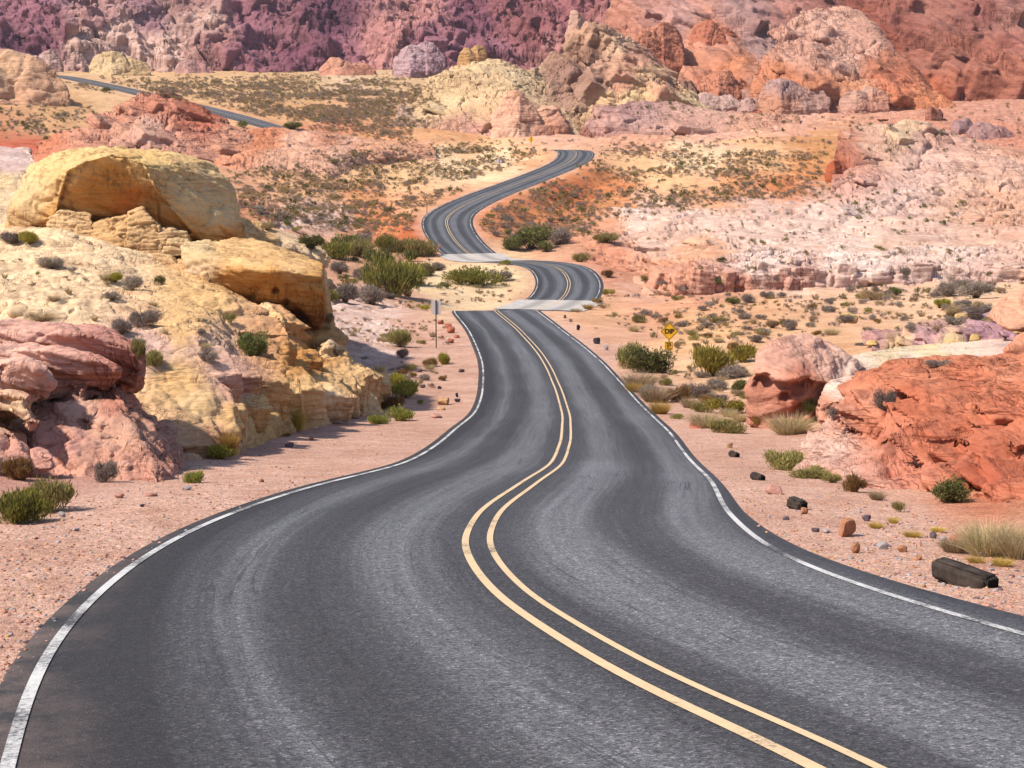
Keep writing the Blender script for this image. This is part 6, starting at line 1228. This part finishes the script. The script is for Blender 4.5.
SM = {'rust': stone_material('rust_stone', C('c4845e')), 'dark': stone_material('dark_stone', C('77656a')), 'grey': stone_material('grey_stone', C('b7aaa8')), 'pink': stone_material('pink_stone', C('cf9683')), 'red': stone_material('red_stone', C('c4745a')), 'tan': stone_material('tan_stone', C('d2a274')), 'black': stone_material('black_stone', C('4a4145'))}
SP = [stone_mesh(i) for i in range(6)]; SMESH = {(k, i): raw_mesh('stone', *SP[i], SM[k], smooth=False) for k in SM for i in range(6)}
NSTONE = 0
def stone(px, py, wpx, hpx, k, label, group=None):
    global NSTONE
    h_ = hit(px, py)
    if h_ is None or h_[2] in ('shrub', 'grass_tuft', 'foliage'): return
    d = depth_of(h_[0]); w_ = wpx / F * d; hh = hpx / F * d; NSTONE += 1
    o = bpy.data.objects.new('stone', SMESH[k, NSTONE % 6]); COL.objects.link(o); o.location = h_[0]; o.scale = (w_, w_ * random.uniform(0.8, 1.1), hh / 0.44); o.rotation_euler = (random.uniform(-.15, .15), random.uniform(-.15, .15), random.uniform(0, 6.28))
    tag(o, label, 'stone', group)
for s_ in [(846, 536, 26, 19, 'rust', 'largest rust-brown stone on the right verge, between two timber stubs'), (857, 553, 10, 10, 'rust', 'upright brown stone below the largest rust-brown one'), (776, 494, 18, 10, 'pink', 'low pinkish stone between the second and third timber stubs'),
           (804, 514, 9, 7, 'rust', 'rusty stone touching the third timber stub'), (867, 521, 11, 6, 'dark', 'flat dark stone above the largest rust-brown one'), (827, 533, 10, 5, 'grey', 'pale grey stone left of the largest rust-brown one'), (815, 532, 8, 5, 'dark', 'slate-grey stone further left of the rust-brown one'),
           (932, 538, 8, 6, 'dark', 'dark stone on the verge near the yellow litter'), (943, 540, 10, 5, 'grey', 'grey stone right of the dark one near the yellow litter'), (881, 549, 14, 7, 'grey', 'broken grey stone in the middle of the right verge'), (903, 552, 13, 6, 'rust', 'reddish flat stone left of the big timber'),
           (918, 560, 8, 6, 'rust', 'small red stone just left of the big timber'), (964, 542, 30, 7, 'red', 'low dark red slab of stone above the big timber'), (981, 557, 10, 5, 'grey', 'pale stone right above the big timber'), (1010, 556, 16, 8, 'red', 'dark red stone at the right edge'),
           (785, 520, 8, 4, 'dark', 'small dark stone left of the third timber stub'), (730, 448, 9, 5, 'tan', 'tan stone behind the first timber stub'), (725, 433, 7, 5, 'rust', 'rust stone on the verge in front of the olive shrub'), (696, 428, 22, 4, 'red', 'thin dark red stone lying along the verge by the straw grass'),
           (444, 405, 16, 7, 'tan', 'largest tan stone on the gravel inside the left bend'), (440, 410, 12, 4, 'tan', 'flat tan stone below the largest one inside the left bend'), (438, 418, 14, 4, 'pink', 'long pink stone nearest the road inside the left bend'), (457, 397, 6, 4, 'black', 'dark stone upper one near the white line inside the left bend'), (457, 402, 7, 4, 'black', 'dark stone lower one near the white line inside the left bend'),
           (423, 388, 5, 4, 'dark', 'dark stone above the tan ones inside the left bend'), (439, 389, 5, 3, 'black', 'black stone above the largest tan one'), (426, 380, 6, 3, 'dark', 'dark flat stone farther up the gravel inside the bend'), (420, 372, 6, 4, 'dark', 'dark stone highest on the gravel below the sign back'), (461, 372, 10, 3, 'dark', 'thin dark stone lying by the white line, below the sign back'),
           (441, 324, 8, 5, 'red', 'topmost red stone beside the road sign back'), (448, 328, 8, 5, 'red', 'second red stone down from the sign back'), (452, 333, 9, 6, 'red', 'orange-red stone in the middle of the row by the sign back'), (456, 338, 6, 4, 'red', 'small red stone low in the row by the sign back'), (451, 343, 8, 5, 'red', 'lowest red stone of the row by the sign back'),
           (578, 330, 6, 5, 'black', 'black stone on the right verge just past the crest'), (571, 322, 5, 4, 'dark', 'dark stone on the right verge at the crest'), (597, 344, 7, 7, 'black', 'upright black stone on the right verge near the crest'), (606, 350, 5, 5, 'grey', 'grey stone beside the upright black one'), (565, 318, 4, 4, 'dark', 'smallest dark stone of the verge at the crest'), (620, 366, 9, 7, 'pink', 'pinkish stone on the right verge beside the dark bush'),
           (62, 517, 10, 5, 'grey', 'grey stone in front of the olive shrub at left'), (76, 531, 9, 4, 'grey', 'pale flat stone on the left verge near the green shrubs'), (143, 507, 5, 3, 'black', 'small black stone alone on the left verge'), (186, 490, 10, 4, 'grey', 'pale stone below the lone green shrub on the left verge'), (262, 482, 5, 4, 'rust', 'small rust stone alone on the left verge by the road'), (150, 496, 14, 4, 'pink', 'flat pink stone at the foot of the buttress'), (120, 498, 12, 5, 'pink', 'broken pink stone below the buttress hollow'), (290, 447, 10, 5, 'dark', 'dark stone at the foot of the upright yellow block'), (312, 440, 8, 4, 'rust', 'rust stone at the foot of the rough yellow block')]:
    stone(*s_)
# loose gravel and small stones: one mass
GP = [stone_mesh(50 + i, 1) for i in range(5)]
def gravel(cnt, polys, smin, smax):
    Vs, Fs, Ms, off_ = [], [], [], 0
    for poly, share in polys:
        xs, ys = [p[0] for p in poly], [p[1] for p in poly]; k = int(cnt * share); t_ = 0
        while k > 0 and t_ < cnt * share * 5:
            t_ += 1; x, y = random.uniform(min(xs), max(xs)), random.uniform(min(ys), max(ys))
            if not inside(poly, x, y): continue
            h_ = hit(x, y)
            if h_ is None or h_[2] not in ('ground', 'road'): continue
            rd = np.hypot(*(ROADP - h_[0][:2]).T).min()
            if h_[2] == 'road' and (rd < 3.72 or random.random() < 0.8): continue
            V, Fq = GP[random.randrange(5)]; a = random.uniform(0, 6.28); s = smin + (smax - smin) * random.random() ** 4
            Q = np.stack([V[:, 0] * math.cos(a) - V[:, 1] * math.sin(a), V[:, 0] * math.sin(a) + V[:, 1] * math.cos(a), V[:, 2] * 0.9 - 0.12], 1) * s + h_[0]
            Vs.append(Q); Fs.append(Fq + off_); Ms.append(np.full(len(Fq), random.choice((0, 1, 1, 1, 1, 1, 2, 2, 3, 4, 4)))); off_ += len(Q); k -= 1
    o = mesh_obj('gravel', np.concatenate(Vs), np.concatenate(Fs), None, smooth=False, origin=np.zeros(3))
    for k_ in ('rust', 'pink', 'grey', 'dark', 'tan'): o.data.materials.append(SM[k_])
    o.data.polygons.foreach_set('material_index', np.concatenate(Ms).astype(np.int32)); o.data.update(); return o
tag(gravel(9000, [([(0, 520), (120, 490), (230, 452), (330, 425), (420, 385), (465, 350), (484, 380), (448, 442), (340, 484), (180, 540), (92, 598), (20, 676), (0, 690)], 0.45),
                  ([(560, 318), (600, 325), (700, 420), (790, 470), (900, 505), (1024, 545), (1024, 632), (930, 602), (830, 573), (740, 516), (682, 446)], 0.55)], 0.012, 0.085), kind='stuff')

# ------------------------------------------------------------------ timber stubs, signs, markers
M_WOOD = plain('weathered_timber', (.042, .030, .024), 0.9, 0, 0.2, 0.6, 7); M_END = plain('black_end', (.008, .007, .007), 0.95, 0, 0.1)
def box_mesh(sx, sy, sz, bev=0.1, seg=1, rough=0.0, seed=0):
    bm = bmesh.new(); bmesh.ops.create_cube(bm, size=1); bmesh.ops.scale(bm, vec=(sx, sy, sz), verts=bm.verts)
    if bev: bmesh.ops.bevel(bm, geom=bm.edges[:], offset=bev, segments=seg, affect='EDGES')
    if rough:
        bmesh.ops.subdivide_edges(bm, edges=bm.edges[:], cuts=3, use_grid_fill=True)
        for v in bm.verts: v.co += Vector((random.uniform(-rough, rough) for _ in range(3)))
    V = np.array([v.co[:] for v in bm.verts]); Fq = [[v.index for v in f.verts] for f in bm.faces]; bm.free(); return V, Fq
for (px, py, L_, hgt, yaw, lab) in [(964, 585, 0.70, 0.20, -1.0, 'large dark timber lying on the gravel near the right edge, its end black'), (797, 509, 0.36, 0.18, -1.1, 'third dark timber stub along the right verge, beside a rusty stone'),
                                     (757.5, 480, 0.36, 0.15, -1.05, 'second dark timber stub along the right verge, behind a pinkish stone'), (734, 457, 0.36, 0.16, -1.1, 'farthest dark timber stub along the right verge, near the olive shrub')]:
    P = hit(px, py)[0]; t = empty('timber_stub', P); t.rotation_euler = (0.04, 0.05, yaw); tag(t, lab, 'timber', 'timber stubs along the verge')
    V, Fq = box_mesh(L_, hgt, hgt, 0.035, 3, 0.006); V[:, 2] += hgt * 0.42; mesh_obj('beam', V, Fq, M_WOOD, origin=np.zeros(3)).parent = t
    V, Fq = box_mesh(0.02, hgt * 0.72, hgt * 0.72, 0.006, 1); V[:, 0] += L_ / 2 - 0.004; V[:, 2] += hgt * 0.42; mesh_obj('end_face', V, Fq, M_END, origin=np.zeros(3), smooth=False).parent = t  # near-black plate set on one end of the beam
M_SIGNY = plain('sign_yellow', (.85, .46, .015), 0.5, 0, 0.4, 0.06); M_BLK = plain('sign_black', (.012, .011, .010), 0.6, 0, 0.3, 0.1); M_STEEL = plain('galvanised_steel', (.20, .19, .19), 0.55, 0.7, 0.5, 0.2); M_BACK = plain('sign_back', (.50, .45, .43), 0.6, 0.1, 0.4, 0.12); M_POST = plain('dark_post', (.07, .055, .05), 0.8, 0.2, 0.3); M_ORG = plain('orange_marker', (.55, .10, .03), 0.6, 0, 0.4, 0.1); M_LILAC = plain('pale_panel', (.56, .50, .56), 0.6, 0.1, 0.4, 0.08)
def text_mesh(s, size):
    cu_ = bpy.data.curves.new('t', 'FONT'); cu_.body = s; cu_.size = size; cu_.align_x = 'CENTER'; cu_.align_y = 'CENTER'; cu_.extrude = 0.002; cu_.offset = 0.012 * size / 0.3
    o = bpy.data.objects.new('t', cu_); COL.objects.link(o); bpy.context.view_layer.update(); me = bpy.data.meshes.new_from_object(o.evaluated_get(bpy.context.evaluated_depsgraph_get()))
    bpy.data.objects.remove(o); bpy.data.curves.remove(cu_); return me
def part(name, VF, mat, parent, loc=(0, 0, 0), rot=(0, 0, 0), smooth=False):
    me = VF if isinstance(VF, bpy.types.Mesh) else raw_mesh(name, VF[0], VF[1], mat, smooth=smooth)
    if isinstance(VF, bpy.types.Mesh): me.materials.clear(); me.materials.append(mat)
    o = bpy.data.objects.new(name, me); COL.objects.link(o); o.parent = parent; o.location = loc; o.rotation_euler = rot; return o
def poly_prism(pts, t):
    n = len(pts); V = [(x, -t / 2, z) for x, z in pts] + [(x, t / 2, z) for x, z in pts]
    return np.array(V), [list(range(n))[::-1], list(range(n, 2 * n))] + [[i, (i + 1) % n, n + (i + 1) % n, n + i] for i in range(n)]
def rounded(w_, h_, r, k=5):
    o = []
    for cx, cz, a in ((w_ / 2 - r, h_ / 2 - r, 0), (-w_ / 2 + r, h_ / 2 - r, 90), (-w_ / 2 + r, -h_ / 2 + r, 180), (w_ / 2 - r, -h_ / 2 + r, 270)):
        for q in range(k): t = math.radians(a + 90 * q / (k - 1)); o.append((cx + r * math.cos(t), cz + r * math.sin(t)))
    return o
def frame_prism(w_, h_, r, wd, t):
    a, b = rounded(w_, h_, r), rounded(w_ - 2 * wd, h_ - 2 * wd, r * 0.6); n = len(a)
    V = [(x, -t, z) for x, z in a] + [(x, -t, z) for x, z in b]; return np.array(V), [[i, (i + 1) % n, n + (i + 1) % n, n + i] for i in range(n)]
def rot45(VF):
    V, f = VF; c = math.sqrt(.5); return np.stack([(V[:, 0] - V[:, 2]) * c, V[:, 1], (V[:, 0] + V[:, 2]) * c], 1), f
# yellow DIP warning sign beside the right verge
gd = 103.0; B = hit(669, 371)
top = W(669.3, 331.5, depth_of(hit(655, 366)[0]) + 2.2); base_z = CAM[2] + float(base_t(np.array([math.atan2(top[0], top[1])]), np.array([math.hypot(top[0], top[1])]))[0]) * math.hypot(top[0], top[1])
s = empty('warning_sign', (top[0], top[1], base_z)); s.rotation_euler.z = 0.10; tag(s, 'yellow diamond DIP warning sign with a small plaque under it, rising behind a bush', 'road sign')
zz = top[2] - base_z; ps = depth_of(top) / F
part('post', box_mesh(0.07, 0.05, zz + 0.9, 0.008, 1), M_STEEL, s, (0, 0.045, (zz - 0.1) / 2))
dm = part('diamond_panel', rot45(poly_prism(rounded(13.0 * ps, 13.0 * ps, 0.06), 0.012)), M_SIGNY, s, (0, 0, zz))
part('border', rot45(frame_prism(12.3 * ps, 12.3 * ps, 0.05, 0.028, 0.012)), M_BLK, dm)
part('lettering', text_mesh('DIP', 0.40), M_BLK, dm, (0, -0.012, 0), (math.pi / 2, 0, 0))
pq = part('speed_plaque', poly_prism(rounded(8.2 * ps, 8.6 * ps, 0.04), 0.012), M_SIGNY, s, (-0.02, 0, zz - 14.4 * ps))
part('border', frame_prism(7.6 * ps, 8.0 * ps, 0.03, 0.02, 0.012), M_BLK, pq)
part('lettering', text_mesh('25', 0.30), M_BLK, pq, (0, -0.012, 0.07), (math.pi / 2, 0, 0)); part('lettering', text_mesh('M.P.H.', 0.11), M_BLK, pq, (0, -0.012, -0.15), (math.pi / 2, 0, 0))
def small_sign(px, py_base, py_top, wpx, hpx, kind, label, mp, mb, yaw=0.0, diamond=False, post=0.05):
    P = hit(px, py_base)[0]; d = depth_of(P); ps = d / F; o = empty(kind, P); o.rotation_euler.z = yaw; tag(o, label, 'road sign'); H = (py_base - py_top) * ps
    part('post', box_mesh(post, post * 0.8, H + 0.3, 0.006, 1), mb, o, (0, 0 if not wpx else -0.03, H / 2 - 0.15))
    if wpx:
        pr = poly_prism(rounded(wpx * ps, hpx * ps, 0.04), 0.01)
        if diamond: pr = rot45(pr)
        part('panel', pr, mp, o, (0, 0.012, H - (hpx * ps / 2 if not diamond else hpx * ps * 0.7)))
small_sign(436.3, 348, 300, 9.5, 14.5, 'road_sign', 'back of a pale rectangular road sign on a dark post, left of the crest', M_BACK, M_POST, -0.1, post=0.075)
small_sign(499, 173, 158.5, 4.2, 4.2, 'road_sign', 'pale back of a small diamond sign beside the far straight, amid scrub', M_LILAC, M_STEEL, 0, True, 0.09)
small_sign(531, 146.5, 136.5, 4.4, 4.4, 'warning_sign', 'tiny yellow diamond sign above the highest far bend', M_SIGNY, M_POST, 0, True, 0.09)
small_sign(427, 214, 203.5, 0, 0, 'marker_post', 'thin dark marker post beside the sharp far bend', None, M_POST, post=0.10)
P = hit(438.5, 249)[0]; o = empty('marker_post', P); tag(o, 'short orange marker post at the outer edge of the sharp bend', 'marker post'); part('post', box_mesh(0.16, 0.05, 0.62, 0.01, 1), M_ORG, o, (0, 0, 0.3)); part('reflector', box_mesh(0.10, 0.012, 0.12, 0.004, 1), M_LILAC, o, (0, -0.033, 0.5))
# ------------------------------------------------------------------ camera, light, world
cam = bpy.data.cameras.new('camera'); co = bpy.data.objects.new('camera', cam); COL.objects.link(co)
cam.sensor_width = 36; cam.lens = 36 * F / 1024; cam.clip_start = 0.1; cam.clip_end = 6000
co.location = [float(v) for v in CAM]; co.rotation_euler = (math.pi / 2 - PITCH, 0, 0)
scene.camera = co
SUN_DIR = Vector((-0.58, -0.22, 0.76)).normalized()                      # towards the sun: high, left, a little beyond
sl = bpy.data.lights.new('sun', 'SUN'); sl.energy = 4.4; sl.angle = math.radians(3.0); sl.color = (1.0, 0.925, 0.81)
so = bpy.data.objects.new('sun', sl); COL.objects.link(so); so.rotation_euler = (-SUN_DIR).to_track_quat('-Z', 'Y').to_euler(); so.location = (0, 0, 60)
w = bpy.data.worlds.new('World'); scene.world = w; w.use_nodes = True; nt = w.node_tree
sky = nt.nodes.new('ShaderNodeTexSky'); sky.sky_type = 'NISHITA'; sky.sun_disc = False
sky.sun_elevation = math.asin(SUN_DIR.z); sky.sun_rotation = math.atan2(SUN_DIR.x, SUN_DIR.y); sky.altitude = 600; sky.dust_density = 1.5
bg = nt.nodes['Background']; bg.inputs[1].default_value = 0.12; nt.links.new(sky.outputs[0], bg.inputs[0])
vs = scene.view_settings; vs.view_transform = 'Standard'; vs.look = 'None'; vs.exposure = 0.70; vs.gamma = 1.0; vs.use_curve_mapping = False
scene.render.engine = 'CYCLES'; scene.cycles.use_denoising = True
scene.cycles.max_bounces = 5; scene.cycles.diffuse_bounces = 3

# pale desert air over the far rocks
hz = NT('haze_air'); pv = hz.n('ShaderNodeVolumePrincipled'); pv.inputs['Color'].default_value = (0.93, 0.90, 0.98, 1); pv.inputs['Density'].default_value = 0.00006; pv.inputs['Anisotropy'].default_value = 0.2
hz.l(pv.outputs[0], hz.out.inputs['Volume'])
_lo = min(float(TZ.min()), -60) - 1.0
HV = np.array([(x, y, z) for x in (-1600, 1600) for y in (-1600, 1600) for z in (_lo, 330)], float)
HF = [(0, 1, 3, 2), (4, 6, 7, 5), (0, 4, 5, 1), (2, 3, 7, 6), (0, 2, 6, 4), (1, 5, 7, 3)]
hb = mesh_obj('haze', HV, HF, hz.m, smooth=False, origin=np.zeros(3)); tag(hb, kind='stuff')
print('HAZE', _lo, TZ.max())
